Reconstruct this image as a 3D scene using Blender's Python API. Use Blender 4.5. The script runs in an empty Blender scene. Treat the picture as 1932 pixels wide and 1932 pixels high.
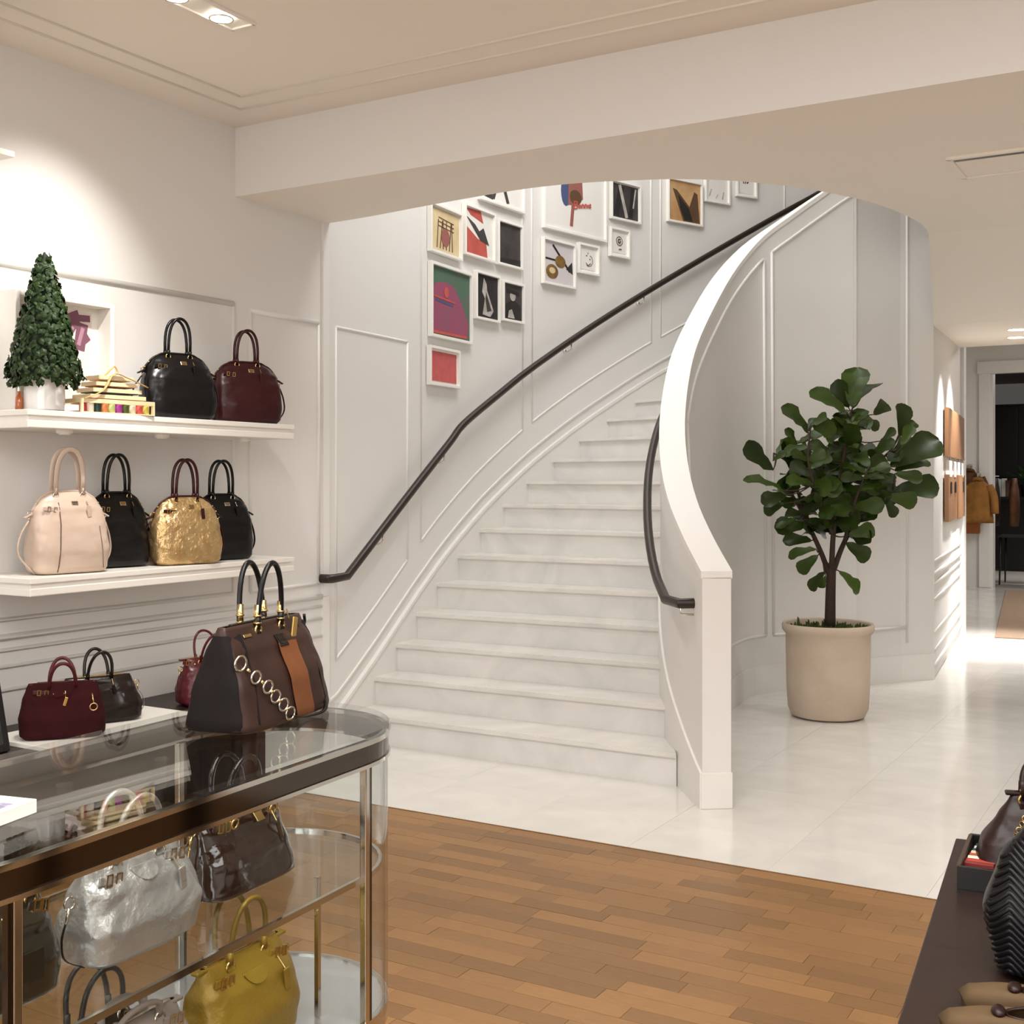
import bpy, bmesh, math, random
from mathutils import Vector, Matrix, noise
random.seed(11)
PI = math.pi
scene = bpy.context.scene
COL = scene.collection

# ------------------------------------------------------------------ camera, world, lights, exposure
FPX, CX, HY, EYE = 2271.0, 966.0, 907.0, 1.55
YAW = math.atan(1334 / 2271)
CC, SS = math.cos(YAW), math.sin(YAW)
cam_d = bpy.data.cameras.new('camera')
cam = bpy.data.objects.new('camera', cam_d); COL.objects.link(cam)
cam_d.sensor_width = 36; cam_d.lens = FPX * 36 / 1932
cam_d.shift_y = -(966 - HY) / 1932
cam_d.clip_start = 0.05
cam.location = (0, 0, EYE); cam.rotation_euler = (PI / 2, 0, YAW)
scene.camera = cam
scene.cycles.max_bounces = 8
vs = scene.view_settings
vs.view_transform = 'Standard'; vs.look = 'None'; vs.exposure = 0.55; vs.gamma = 1.0
vs.use_curve_mapping = False
w = bpy.data.worlds.new('world'); scene.world = w; w.use_nodes = True
w.node_tree.nodes['Background'].inputs[0].default_value = (1, .93, .85, 1)
w.node_tree.nodes['Background'].inputs[1].default_value = 0.05

WARM = (1.0, .96, .915)
NEUT = (1.0, .992, .978)
def area(loc, size, power, color=NEUT, rot=(0, 0, 0), sizey=None):
    l = bpy.data.lights.new('unseen_area_light', 'AREA'); l.energy = power; l.color = color
    l.shape = 'RECTANGLE'; l.size = size; l.size_y = sizey or size
    o = bpy.data.objects.new('unseen_area_light', l); COL.objects.link(o)
    o.location = loc; o.rotation_euler = rot
    return o
def spot(loc, target, power, angle=70, blend=.6, color=WARM, r=.04):
    l = bpy.data.lights.new('spot_lamp', 'SPOT'); l.energy = power; l.color = color
    l.spot_size = math.radians(angle); l.spot_blend = blend; l.shadow_soft_size = r
    o = bpy.data.objects.new('spot_lamp', l); COL.objects.link(o)
    o.location = loc
    o.rotation_euler = (Vector(target) - Vector(loc)).to_track_quat('-Z', 'Y').to_euler()
    return o
# shop room
area((-.6, 1.0, 3.36), 2.6, 92, NEUT)  # this and the next two: broad unseen fill under the shop ceiling
area((2.2, 1.0, 3.36), 2.2, 50, NEUT)
area((-2.6, -1.4, 3.36), 1.6, 34, NEUT)
spot((-3.42, 3.40, 3.36), (-4.45, 3.5, 2.15), 76, 68, .9)
spot((-3.42, 3.25, 3.36), (-4.3, 3.3, 1.2), 50, 60, .8)
spot((-3.42, 3.55, 3.36), (-4.0, 4.2, 1.5), 40, 62, .8)
spot((-2.3, 2.4, 3.36), (-1.75, 1.9, 1.0), 55, 55, .7)
spot((-1.2, 1.6, 3.36), (-1.6, 1.7, .8), 40, 55, .7)
spot((-1.9, 3.4, 3.36), (-2.2, 3.6, 0), 50, 80, .7)
area((.2, -2.9, 1.75), 6.0, 98, (.98, .99, 1.0), (math.radians(90), 0, 0), 2.4)   # unseen fill added behind the camera to brighten beam, risers and walls
# stairwell, lit from the floor above
area((-3.4, 8.6, 5.9), 2.2, 24, NEUT)
area((-3.3, 6.3, 5.4), 1.3, 56, NEUT, (math.radians(52), 0, math.radians(48)))  # tilted wash added out of view to brighten the curved stair wall
area((-2.2, 6.0, 5.6), 1.2, 5, NEUT)
# hall
spot((-3.3, 4.95, 3.0), (-3.3, 6.2, .4), 22, 95, .8, NEUT)  # unseen spot added to brighten the stair risers
spot((-.2, 6.6, 3.0), (-.8, 6.6, 0), 46, 100, .8, NEUT)
spot((.9, 5.8, 3.0), (.5, 5.8, 0), 50, 92, .8, NEUT)
spot((-.9, 8.6, 2.78), (-1.2, 8.6, 0), 40, 90, .8, NEUT)
spot((-1.65, 11.3, 2.78), (-2.15, 11.5, .9), 200, 80, .7, NEUT)
spot((-1.6, 10.4, 2.74), (-2.05, 10.5, .9), 70, 75, .7, NEUT)
spot((-1.5, 12.0, 2.78), (-1.8, 12.1, 0), 330, 55, .7, NEUT)
area((0, 15.5, 3.5), 2.0, 80, NEUT)
area((-1.6, 21.0, 3.4), 1.2, 34, WARM)  # unseen light added to lift the dark back room

# ------------------------------------------------------------------ picture geometry helpers
def ray(u, v):
    xc = (u - CX) / FPX
    return Vector((CC * xc - SS, SS * xc + CC, (HY - v) / FPX))
def at(u, v, d):
    p = ray(u, v) * d
    return Vector((p.x, p.y, p.z + EYE))
def on_z(u, v, z=0.0):
    r = ray(u, v); d = (z - EYE) / r.z
    return Vector((r.x * d, r.y * d, z))
def on_x(u, v, X):
    r = ray(u, v); d = X / r.x
    return Vector((X, r.y * d, EYE + r.z * d))
def on_y(u, v, Y):
    r = ray(u, v); d = Y / r.y
    return Vector((r.x * d, Y, EYE + r.z * d))
def proj(p):
    xc = CC * p[0] + SS * p[1]; d = -SS * p[0] + CC * p[1]
    return CX + FPX * xc / d, HY - FPX * (p[2] - EYE) / d, d
def on_curve(u, v, pts):
    """ray against a vertical wall standing on the plan polyline pts"""
    r = ray(u, v); best = None
    for a, b in zip(pts[:-1], pts[1:]):
        ex, ey = b[0] - a[0], b[1] - a[1]
        det = r.x * (-ey) + r.y * ex
        if abs(det) < 1e-9: continue
        d = (a[0] * (-ey) + a[1] * ex) / det
        t = ((r.x * d - a[0]) * ex + (r.y * d - a[1]) * ey) / (ex * ex + ey * ey)
        if -.001 <= t <= 1.001 and d > 0 and (best is None or d < best[0]):
            best = (d, Vector((ex, ey, 0)).normalized())
    d, tan = best
    return Vector((r.x * d, r.y * d, EYE + r.z * d)), tan
def catmull(pts, n=8):
    P = [Vector(p) for p in pts]
    P = [P[0] * 2 - P[1]] + P + [P[-1] * 2 - P[-2]]
    out = []
    for i in range(1, len(P) - 2):
        for k in range(n):
            t = k / n
            a, b, c, d = P[i - 1], P[i], P[i + 1], P[i + 2]
            out.append(.5 * ((2 * b) + (c - a) * t + (2 * a - 5 * b + 4 * c - d) * t * t + (3 * b - a - 3 * c + d) * t ** 3))
    out.append(P[-2].copy())
    return out
def offset2(pts, o):
    """offset a plan polyline to its right by o"""
    out = []
    for i, p in enumerate(pts):
        a = pts[max(i - 1, 0)]; b = pts[min(i + 1, len(pts) - 1)]
        t = Vector((b[0] - a[0], b[1] - a[1])).normalized()
        q = Vector(p); q[0] += t.y * o; q[1] -= t.x * o
        out.append(q)
    return out

# ------------------------------------------------------------------ materials
def lin(c):
    return tuple(((x / 255) / 12.92 if x / 255 <= .04045 else ((x / 255 + .055) / 1.055) ** 2.4) for x in c) + (1,)
MATS = {}
def mat(name, c=(200, 200, 200), rough=.5, metal=0.0, bump=None, var=None, spec=.5, coat=0, emit=None, stretch=None, distort=0, objvar=0, sheen=0):
    """bump=(scale,strength)  var=(colour2, scale, contrast)"""
    if name in MATS: return MATS[name]
    m = bpy.data.materials.new(name); m.use_nodes = True; MATS[name] = m
    nt = m.node_tree; N = nt.nodes; L = nt.links; b = N['Principled BSDF']
    b.inputs['Base Color'].default_value = lin(c); b.inputs['Roughness'].default_value = rough
    b.inputs['Metallic'].default_value = metal; b.inputs['Specular IOR Level'].default_value = spec
    b.inputs['Coat Weight'].default_value = coat; b.inputs['Coat Roughness'].default_value = .06
    b.inputs['Sheen Weight'].default_value = sheen
    tc = N.new('ShaderNodeTexCoord'); src = tc.outputs['Object']
    if stretch:
        mp = N.new('ShaderNodeMapping'); mp.inputs['Scale'].default_value = stretch
        L.new(src, mp.inputs['Vector']); src = mp.outputs['Vector']
    colout = None
    if var:
        n = N.new('ShaderNodeTexNoise'); n.inputs['Scale'].default_value = var[1]; n.inputs['Detail'].default_value = 5
        n.inputs['Distortion'].default_value = distort
        L.new(src, n.inputs['Vector'])
        rp = N.new('ShaderNodeMapRange'); k = var[2] if len(var) > 2 else .25
        rp.inputs['From Min'].default_value = .5 - k; rp.inputs['From Max'].default_value = .5 + k
        L.new(n.outputs['Fac'], rp.inputs['Value'])
        mx = N.new('ShaderNodeMix'); mx.data_type = 'RGBA'
        mx.inputs['A'].default_value = lin(c); mx.inputs['B'].default_value = lin(var[0])
        L.new(rp.outputs['Result'], mx.inputs['Factor']); colout = mx.outputs['Result']
        L.new(colout, b.inputs['Base Color'])
    if objvar:
        oi = N.new('ShaderNodeObjectInfo')
        hs = N.new('ShaderNodeHueSaturation')
        if colout: L.new(colout, hs.inputs['Color'])
        else: hs.inputs['Color'].default_value = lin(c)
        r2 = N.new('ShaderNodeMapRange'); r2.inputs['To Min'].default_value = 1 - objvar; r2.inputs['To Max'].default_value = 1 + objvar
        L.new(oi.outputs['Random'], r2.inputs['Value']); L.new(r2.outputs['Result'], hs.inputs['Value'])
        L.new(hs.outputs['Color'], b.inputs['Base Color'])
    if bump:
        n2 = N.new('ShaderNodeTexNoise'); n2.inputs['Scale'].default_value = bump[0]; n2.inputs['Detail'].default_value = 4
        L.new(src, n2.inputs['Vector'])
        bp = N.new('ShaderNodeBump'); bp.inputs['Strength'].default_value = bump[1]; bp.inputs['Distance'].default_value = bump[2] if len(bump) > 2 else .01
        L.new(n2.outputs['Fac'], bp.inputs['Height']); L.new(bp.outputs['Normal'], b.inputs['Normal'])
    if emit:
        b.inputs['Emission Color'].default_value = lin(emit[0]); b.inputs['Emission Strength'].default_value = emit[1]
    return m
def glass_mat():
    m = bpy.data.materials.new('clear_glass'); m.use_nodes = True; nt = m.node_tree; N = nt.nodes; L = nt.links
    N.remove(N['Principled BSDF'])
    tr = N.new('ShaderNodeBsdfTransparent'); tr.inputs[0].default_value = (.965, .978, .974, 1)
    gl = N.new('ShaderNodeBsdfGlossy'); gl.inputs['Roughness'].default_value = .01
    fr = N.new('ShaderNodeFresnel')
    ge = N.new('ShaderNodeNewGeometry'); mr = N.new('ShaderNodeMapRange')   # same reflectance from inside and outside the pane
    mr.inputs['To Min'].default_value = 1.34; mr.inputs['To Max'].default_value = 1 / 1.34
    L.new(ge.outputs['Backfacing'], mr.inputs['Value']); L.new(mr.outputs['Result'], fr.inputs['IOR'])
    mx = N.new('ShaderNodeMixShader')
    L.new(fr.outputs[0], mx.inputs[0]); L.new(tr.outputs[0], mx.inputs[1]); L.new(gl.outputs[0], mx.inputs[2])
    L.new(mx.outputs[0], N['Material Output'].inputs['Surface'])
    return m
GLASS = glass_mat()
PAINT = mat('white_paint', (226, 223, 219), .55, bump=(60, .03))
TRIM = mat('trim_paint', (231, 228, 223), .4)
CEIL = mat('ceiling_paint', (238, 230, 218), .7)
MARBLE = mat('white_marble', (232, 228, 221), .16, var=((212, 208, 202), 1.6, .2), distort=1.5, coat=.15)
MARBLE2 = mat('stair_marble', (230, 227, 222), .25, var=((214, 212, 209), 2.2, .22), distort=2.0)
WOODF = mat('oak_block', (151, 111, 66), .42, var=((129, 92, 52), 5, .3), stretch=(3, 40, 3), objvar=.22)
BRONZE = mat('dark_bronze', (44, 32, 26), .35, .2)
SHELFW = mat('shelf_paint', (238, 234, 226), .35)
CHROME = mat('chrome', (205, 203, 198), .09, 1)
BRASS = mat('brass', (208, 180, 122), .2, 1)
NICKEL = mat('nickel', (215, 208, 195), .18, 1)
DARKWOOD = mat('espresso_wood', (44, 30, 25), .38, spec=.3, var=((34, 22, 18), 4, .3), stretch=(2, 14, 2))
BLACKM = mat('black_lacquer', (18, 16, 16), .35)
WHITEF = mat('frame_white', (238, 235, 228), .4)
MATB = mat('mat_board', (240, 238, 232), .8)

# ------------------------------------------------------------------ mesh helpers
class MB:
    def __init__(s): s.bm = bmesh.new()
    def box(s, c, size, rz=0, bevel=0):
        g = bmesh.ops.create_cube(s.bm, size=1)['verts']
        M = Matrix.Translation(c) @ Matrix.Rotation(rz, 4, 'Z') @ Matrix.Diagonal((*size, 1))
        bmesh.ops.transform(s.bm, matrix=M, verts=g)
        if bevel:
            es = list({e for v in g for e in v.link_edges})
            bmesh.ops.bevel(s.bm, geom=es, offset=bevel, segments=2, affect='EDGES', profile=.5)
        return s
    def mbox(s, M, size, bevel=0):
        g = bmesh.ops.create_cube(s.bm, size=1)['verts']
        bmesh.ops.transform(s.bm, matrix=M @ Matrix.Diagonal((*size, 1)), verts=g)
        if bevel:
            es = list({e for v in g for e in v.link_edges})
            bmesh.ops.bevel(s.bm, geom=es, offset=bevel, segments=2, affect='EDGES', profile=.5)
        return s
    def sphere(s, c, r, sc=(1, 1, 1), u=12, v=8):
        g = bmesh.ops.create_uvsphere(s.bm, u_segments=u, v_segments=v, radius=r)['verts']
        bmesh.ops.transform(s.bm, matrix=Matrix.Translation(c) @ Matrix.Diagonal((*sc, 1)), verts=g)
        return s
    def cyl(s, a, b, r, r2=None, seg=16):
        a = Vector(a); b = Vector(b); d = b - a
        g = bmesh.ops.create_cone(s.bm, cap_ends=True, segments=seg, radius1=r, radius2=r if r2 is None else r2, depth=d.length)['verts']
        M = Matrix.Translation((a + b) / 2) @ d.to_track_quat('Z', 'Y').to_matrix().to_4x4()
        bmesh.ops.transform(s.bm, matrix=M, verts=g)
        return s
    def tube(s, pts, r, seg=8, closed=False, ry=None, up=None):
        """r may be a list; ry gives a flat strap (r along the side axis, ry along 'up')"""
        P = [Vector(p) for p in pts]; n = len(P); rings = []
        nrm = None
        for i, p in enumerate(P):
            if closed: t = (P[(i + 1) % n] - P[i - 1])
            else: t = P[min(i + 1, n - 1)] - P[max(i - 1, 0)]
            t.normalize()
            if nrm is None:
                nrm = Vector(up) if up else (Vector((0, 0, 1)) if abs(t.z) < .9 else Vector((1, 0, 0)))
            nrm = (nrm - t * nrm.dot(t))
            if nrm.length < 1e-6: nrm = t.orthogonal()
            nrm.normalize(); side = t.cross(nrm)
            rr = r[i] if isinstance(r, (list, tuple)) else r
            r2 = ry if ry else rr
            rings.append([s.bm.verts.new(p + side * math.cos(a) * rr + nrm * math.sin(a) * r2)
                          for a in [2 * PI * k / seg for k in range(seg)]])
        m = n if closed else n - 1
        for i in range(m):
            A, B = rings[i], rings[(i + 1) % n]
            for k in range(seg):
                s.bm.faces.new((A[k], A[(k + 1) % seg], B[(k + 1) % seg], B[k]))
        if not closed:
            s.bm.faces.new(list(reversed(rings[0]))); s.bm.faces.new(rings[-1])
        return s
    def torus(s, c, R, r, axis=(0, 1, 0), seg=16, sub=6, sy=1):
        q = Vector(axis).to_track_quat('Z', 'Y').to_matrix()
        pts = [Vector(c) + q @ Vector((R * math.cos(a), R * sy * math.sin(a), 0)) for a in [2 * PI * k / seg for k in range(seg)]]
        return s.tube(pts, r, sub, closed=True, up=q @ Vector((0, 0, 1)))
    def loft(s, rings, cap0=True, cap1=True):
        R = [[s.bm.verts.new(p) for p in ring] for ring in rings]
        n = len(R[0])
        for A, B in zip(R[:-1], R[1:]):
            for k in range(n):
                s.bm.faces.new((A[k], A[(k + 1) % n], B[(k + 1) % n], B[k]))
        if cap0: s.bm.faces.new(list(reversed(R[0])))
        if cap1: s.bm.faces.new(R[-1])
        return s
    def lathe(s, prof, c=(0, 0, 0), seg=32, cap0=True, cap1=True):
        return s.loft([[Vector(c) + Vector((r * math.cos(a), r * math.sin(a), z)) for a in [2 * PI * k / seg for k in range(seg)]] for r, z in prof], cap0, cap1)
    def prism(s, poly, z0, z1, f=None):
        """plan polygon (counter-clockwise) extruded; f maps (x,y,z)->Vector"""
        f = f or (lambda x, y, z: Vector((x, y, z)))
        a = [s.bm.verts.new(f(p[0], p[1], z0)) for p in poly]
        b = [s.bm.verts.new(f(p[0], p[1], z1)) for p in poly]
        n = len(poly)
        for k in range(n): s.bm.faces.new((a[k], a[(k + 1) % n], b[(k + 1) % n], b[k]))
        s.bm.faces.new(list(reversed(a))); s.bm.faces.new(b)
        return s
    def strip(s, rows):
        """rows of points -> open quad sheet"""
        R = [[s.bm.verts.new(p) for p in r] for r in rows]
        for A, B in zip(R[:-1], R[1:]):
            for k in range(len(A) - 1): s.bm.faces.new((A[k], A[k + 1], B[k + 1], B[k]))
        return s
    def build(s, name, m, parent=None, smooth=False, recalc=True, kind=None, label=None):
        if recalc: bmesh.ops.recalc_face_normals(s.bm, faces=s.bm.faces)
        me = bpy.data.meshes.new(name); s.bm.to_mesh(me); s.bm.free()
        if smooth:
            me.polygons.foreach_set('use_smooth', [True] * len(me.polygons))
            if smooth == 'auto':
                try: me.set_sharp_from_angle(angle=math.radians(40))
                except Exception: pass
        me.materials.append(m)
        o = bpy.data.objects.new(name, me); COL.objects.link(o)
        if parent: o.parent = parent
        if kind: o['kind'] = kind
        if label: o['label'] = label
        return o
def thing(name, label, cat, loc=(0, 0, 0), rz=0, group=None):
    o = bpy.data.objects.new(name, None); COL.objects.link(o); o.empty_display_size = .05
    o.location = loc; o.rotation_euler = (0, 0, rz); o['label'] = label; o['category'] = cat
    if group: o['group'] = group
    return o
def tag(o, label, cat, group=None):
    o['label'] = label; o['category'] = cat
    if group: o['group'] = group
    return o
def inst(o, name, parent, M=None):
    c = bpy.data.objects.new(name, o.data); COL.objects.link(c); c.parent = parent
    if M is not None: c.matrix_local = M
    return c
def struct(o): o['kind'] = 'structure'; return o
def srand(a, b): return random.uniform(a, b)

# ------------------------------------------------------------------ the setting
XW = -4.45            # shop wall with the shelves
YB = 4.71             # face of the dropped soffit
ZU, ZL = 3.40, 3.04   # ceiling heights
YW = 4.63             # wood / marble joint
XR = 4.6
A = Vector((-1.92, 9.76)); B = Vector((-2.23, 12.63)); YF = 18.55

OUTER = [Vector((p[0], p[1], 0)) for p in catmull([(-4.45, 5.0, 0), (-4.455, 5.47, 0), (-4.50, 6.0, 0), (-4.55, 6.5, 0), (-4.60, 7.05, 0), (-4.61, 7.6, 0),
         (-4.55, 8.3, 0), (-4.41, 9.0, 0), (-4.2, 9.7, 0), (-3.85, 10.5, 0), (-3.4, 11.2, 0), (-2.85, 11.75, 0)], 6)]
OUTER = [p for p in OUTER if p.y >= 5.465]
# guard wall: left edge of its cap, pixel + depth
CAPD = [(1325, 1078, 5.68), (1290, 1010, 6.02), (1262, 940, 6.38), (1248, 870, 6.80), (1246, 800, 7.25), (1254, 730, 7.60), (1270, 665, 7.92),
        (1300, 600, 8.26), (1345, 525, 8.64), (1400, 465, 8.90), (1470, 415, 9.05), (1540, 368, 9.15), (1600, 330, 9.2)]
CAP = catmull([at(*c) for c in CAPD], 4)

# floors: base slabs with their pieces as children
floor_w = struct(MB().box(((XW + XR) / 2, (YW - 3) / 2, -.07), (XR - XW, YW + 3, .10)).build('floor_wood', mat('oak_base', (88, 58, 30), .6)))
floor_m = struct(MB().box(((XW + XR) / 2 - .6, (YW + 25) / 2, -.07), (XR - XW + 1.4, 25 - YW, .10)).build('floor_marble', mat('marble_bed', (214, 209, 201), .5)))
pw, planks = .082, []
row = 0
y = YW - .004
while y > -2.9:
    x = XW - random.random() * .4
    while x < XR:
        ln = random.choice((.2, .28, .36, .44, .52))
        planks.append((x, y - pw, ln)); x += ln
    y -= pw; row += 1
def vis_area(x, y, dx, dy):
    q = [(x, y), (x + dx, y), (x + dx, y + dy), (x, y + dy)]
    P = []
    for a in q:
        if -SS * a[0] + CC * a[1] < .5: return 0
        P.append(proj((a[0], a[1], 0)))
    cu = sum(p[0] for p in P) / 4; cv = sum(p[1] for p in P) / 4
    if not (440 < cu < 1800 and cv < 1960): return 0
    if cu < 700 and cv > 1700: return 0.001
    return abs(sum(P[i][0] * P[(i + 1) % 4][1] - P[(i + 1) % 4][0] * P[i][1] for i in range(4))) / 2
planks.sort(key=lambda p: -vis_area(p[0], p[1], p[2], pw))
pm = {}
rest = MB()
for i, (x, y, ln) in enumerate(planks):
    if i < 300 and vis_area(x, y, ln, pw) > 0:
        if ln not in pm:
            o = MB().box((ln / 2, pw / 2, -.01), (ln - .0012, pw - .0012, .02)).build('plank', WOODF, floor_w); pm[ln] = o
        else: o = inst(pm[ln], 'plank', floor_w)
        o.location = (x, y, srand(-.0006, .0004))
    else: rest.box((x + ln / 2, y + pw / 2, -.0105), (ln - .0012, pw - .0012, .02))
rest.build('plank_field', mat('oak_field', (151, 111, 66), .42, var=((129, 92, 52), 4, .3), stretch=(2, 12, 2)), floor_w, kind='stuff')
ts = .61; tile0 = None
restt = MB(); cnt = 0
yy = YW
while yy < 19:
    xx = XW - .15
    while xx < XR:
        P = [proj((xx + a, yy + b, 0)) for a in (0, ts) for b in (0, ts)]
        if max(p[0] for p in P) > 400 and min(p[0] for p in P) < 1960 and yy < 15 and cnt < 290:
            if tile0 is None: tile0 = o = MB().box((ts / 2, ts / 2, -.01), (ts - .0008, ts - .0008, .02)).build('tile', MARBLE, floor_m)
            else: o = inst(tile0, 'tile', floor_m)
            o.location = (xx, yy, srand(-.0003, .0003)); cnt += 1
        else: restt.box((xx + ts / 2, yy + ts / 2, -.0104), (ts - .0008, ts - .0008, .02))
        xx += ts
    yy += ts
restt.build('tile_field', MARBLE, floor_m, kind='stuff')
struct(MB().box(((XW + XR) / 2, YW, -.004), (XR - XW, .008, .012)).build('trim_1', mat('oak_edge', (120, 86, 50), .5)))

# shop walls and ceilings
wl = struct(MB().box((XW - .1, (5.47 - 3) / 2, 1.75), (.2, 8.47, 3.5)).build('wall_left', PAINT))
struct(MB().box(((XW + XR) / 2, -3.05, 1.75), (XR - XW + .2, .1, 3.5)).build('wall_back', PAINT))
struct(MB().box((XR + .1, 11, 3), (.2, 28.2, 6)).build('wall_right', PAINT))
struct(MB().box(((XW + XR) / 2, (YB - 3) / 2, ZU + .06), (XR - XW + .2, YB + 3, .12)).build('ceiling', CEIL))
OPEN = [(620, 425), (700, 408), (800, 389), (900, 371), (1000, 355), (1100, 345), (1200, 340), (1280, 338), (1360, 340), (1430, 345),
        (1520, 356), (1600, 371), (1650, 384), (1690, 398), (1722, 413), (1743, 427), (1752, 442)]
op = [on_z(u, v, ZL) for u, v in OPEN]
op[0] = Vector((XW, 5.47, ZL))
ope = catmull(op, 4)
lst = ope[-1]
cl = MB()
poly = [Vector((XW - .1, YB, 0)), Vector((XR, YB, 0)), Vector((XR, lst.y, 0))] + [Vector((p.x, p.y, 0)) for p in reversed(ope)] + [Vector((XW - .1, 5.47, 0))]
cl.prism([(p.x, p.y) for p in poly], ZL, ZL + .42)
zf = lambda yv: ZL + (2.76 - ZL) * (yv - lst.y) / (A.y - lst.y)
q = [(lst.x, lst.y, ZL), (XR, lst.y, ZL), (XR, A.y, 2.76), (A.x, A.y, 2.76)]
q2 = [(A.x - .05, A.y, 2.76), (XR, A.y, 2.76), (XR, B.y, 2.88), (B.x - .05, B.y, 2.88)]
for qq in (q, q2):
    a = [cl.bm.verts.new(p) for p in qq]; b = [cl.bm.verts.new((p[0], p[1], 3.46)) for p in qq]
    for k in range(4): cl.bm.faces.new((a[k], a[(k + 1) % 4], b[(k + 1) % 4], b[k]))
    cl.bm.faces.new(a); cl.bm.faces.new(b)
bmesh.ops.triangulate(cl.bm, faces=[f for f in cl.bm.faces if len(f.verts) > 4])
chall = struct(cl.build('ceiling_hall', CEIL)); chall.data.materials.append(PAINT)
for f in chall.data.polygons: f.material_index = 1 if abs(f.normal.z) < .5 else 0
struct(MB().box((0.2, 16, 3.62), (10, 6.9, .1)).build('ceiling_far', CEIL))
struct(MB().box((-.9, 8.8, 6.05), (8, 8.5, .1)).build('ceiling_stair', PAINT))
# the room above, around the stairwell
struct(MB().box((-1.0, 5.0, 4.75), (7.2, .1, 2.6)).build('wall_upper_front', PAINT))
struct(MB().box((2.3, 8.8, 4.75), (.1, 8, 2.6)).build('wall_upper_right', PAINT))
# ceiling beads of the shop
def bead(o, pts, r=.014, parent=None, m=CEIL, name='molding'):
    return MB().tube(pts, r, 6).build(name, m, parent, smooth=True)
cb = thing('ceiling_trim', 'x', 'x'); del cb['category']; del cb['label']; cb['kind'] = 'structure'; cb.name = 'trim_2'
for ox, oy in ((-4.06, 4.33), (-4.20, 4.48)):
    bead(None, [(ox, -3, ZU), (ox, oy, ZU)], .008, cb)
    bead(None, [(ox, oy, ZU), (XR, oy, ZU)], .008, cb)
# stair wall
def ribbon(pts, z0, z1, th, name, m, parent=None):
    """wall on a plan polyline, thickened away to the left"""
    back = offset2(pts, -th); mb = MB()
    f0 = [Vector((p[0], p[1], z0)) for p in pts]; f1 = [Vector((p[0], p[1], z1)) for p in pts]
    b0 = [Vector((p[0], p[1], z0)) for p in back]; b1 = [Vector((p[0], p[1], z1)) for p in back]
    mb.loft([[a, b, c, d] for a, b, c, d in zip(f0, f1, b1, b0)])
    return mb.build(name, m, parent)
ws = struct(ribbon(OUTER, -.02, 6.0, .12, 'wall_stair', PAINT))
for f in ws.data.polygons: f.use_smooth = True
ws.data.set_sharp_from_angle(angle=math.radians(40))

# ------------------------------------------------------------------ the staircase
RISE = .172
def curve_at_y(pts, y):
    for a, b in zip(pts[:-1], pts[1:]):
        if a[1] <= y <= b[1]:
            t = (y - a[1]) / (b[1] - a[1]); return Vector((a[0] + (b[0] - a[0]) * t, y, 0))
    return Vector((pts[-1][0], pts[-1][1], 0))
LY = [5.695, 5.97, 6.23, 6.49, 6.77, 7.07, 7.38, 7.70, 8.02, 8.36, 8.70, 9.05, 9.40, 9.75, 10.1, 10.45, 10.8, 11.1, 11.4]
Lp = [curve_at_y(OUTER, yv) for yv in LY]
INN = [Vector((p.x, p.y, 0)) for p in CAP]
# walk the guard plan for the inner step ends
Rp = [Vector((-2.42, 5.68, 0)), Vector((-2.60, 6.0, 0)), Vector((-2.735, 6.28, 0)), Vector((-2.85, 6.55, 0))]
acc = 0; start = min(range(len(INN)), key=lambda i: (INN[i] - Rp[3]).length); tgt = .245
for i in range(start, len(INN) - 1):
    seg = (INN[i + 1] - INN[i]).length; done = 0
    while acc + seg - done >= tgt and len(Rp) < 19:
        need = tgt - acc; done += need; acc = 0
        Rp.append(INN[i].lerp(INN[i + 1], done / seg))
    acc += seg - done
dirn = (INN[-1] - INN[-3]).normalized()
while len(Rp) < 19: Rp.append(Rp[-1] + dirn * .245)
stair = thing('staircase', 'curved white marble staircase rising between panelled walls', 'staircase', (-3.3, 5.7, 0))
def P3(p, z): return Vector((p[0] + 3.3, p[1] - 5.7, z))
for k in range(14):
    a, b, c, d = Lp[k], Rp[k], Rp[k + 1], Lp[k + 1]
    def ext(p, q, e): return q + (q - p).normalized() * e
    a2, b2 = ext(b, a, .03), ext(a, b, .05)
    d2, c2 = ext(c, d, .03), ext(d, c, .05)
    fwd = ((c + d) / 2 - (a + b) / 2).normalized()
    z = (k + 1) * RISE
    mb = MB(); n = .022
    bot = [a2 - fwd * n, b2 - fwd * n, c2 + fwd * .02, d2 + fwd * .02]
    lo = [mb.bm.verts.new(P3(p, z - .028)) for p in bot]; hi = [mb.bm.verts.new(P3(p, z)) for p in bot]
    for i in range(4): mb.bm.faces.new((lo[i], lo[(i + 1) % 4], hi[(i + 1) % 4], hi[i]))
    mb.bm.faces.new(lo); mb.bm.faces.new(hi)
    fe = [e for e in mb.bm.edges if set(e.verts) <= {hi[0], hi[1]} or set(e.verts) <= {lo[0], lo[1]}]
    bmesh.ops.bevel(mb.bm, geom=fe, offset=.005, segments=2, affect='EDGES')
    mb.build('tread', MARBLE2 if k > 30 else MARBLE, stair)
    mb = MB()
    bt = [a2, b2, b2 + fwd * .02, a2 + fwd * .02]
    lo = [mb.bm.verts.new(P3(p, z - RISE)) for p in bt]; hi = [mb.bm.verts.new(P3(p, z - .02)) for p in bt]
    for i in range(4): mb.bm.faces.new((lo[i], lo[(i + 1) % 4], hi[(i + 1) % 4], hi[i]))
    mb.bm.faces.new(lo); mb.bm.faces.new(hi)
    mb.build('riser', MARBLE2, stair)
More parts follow.
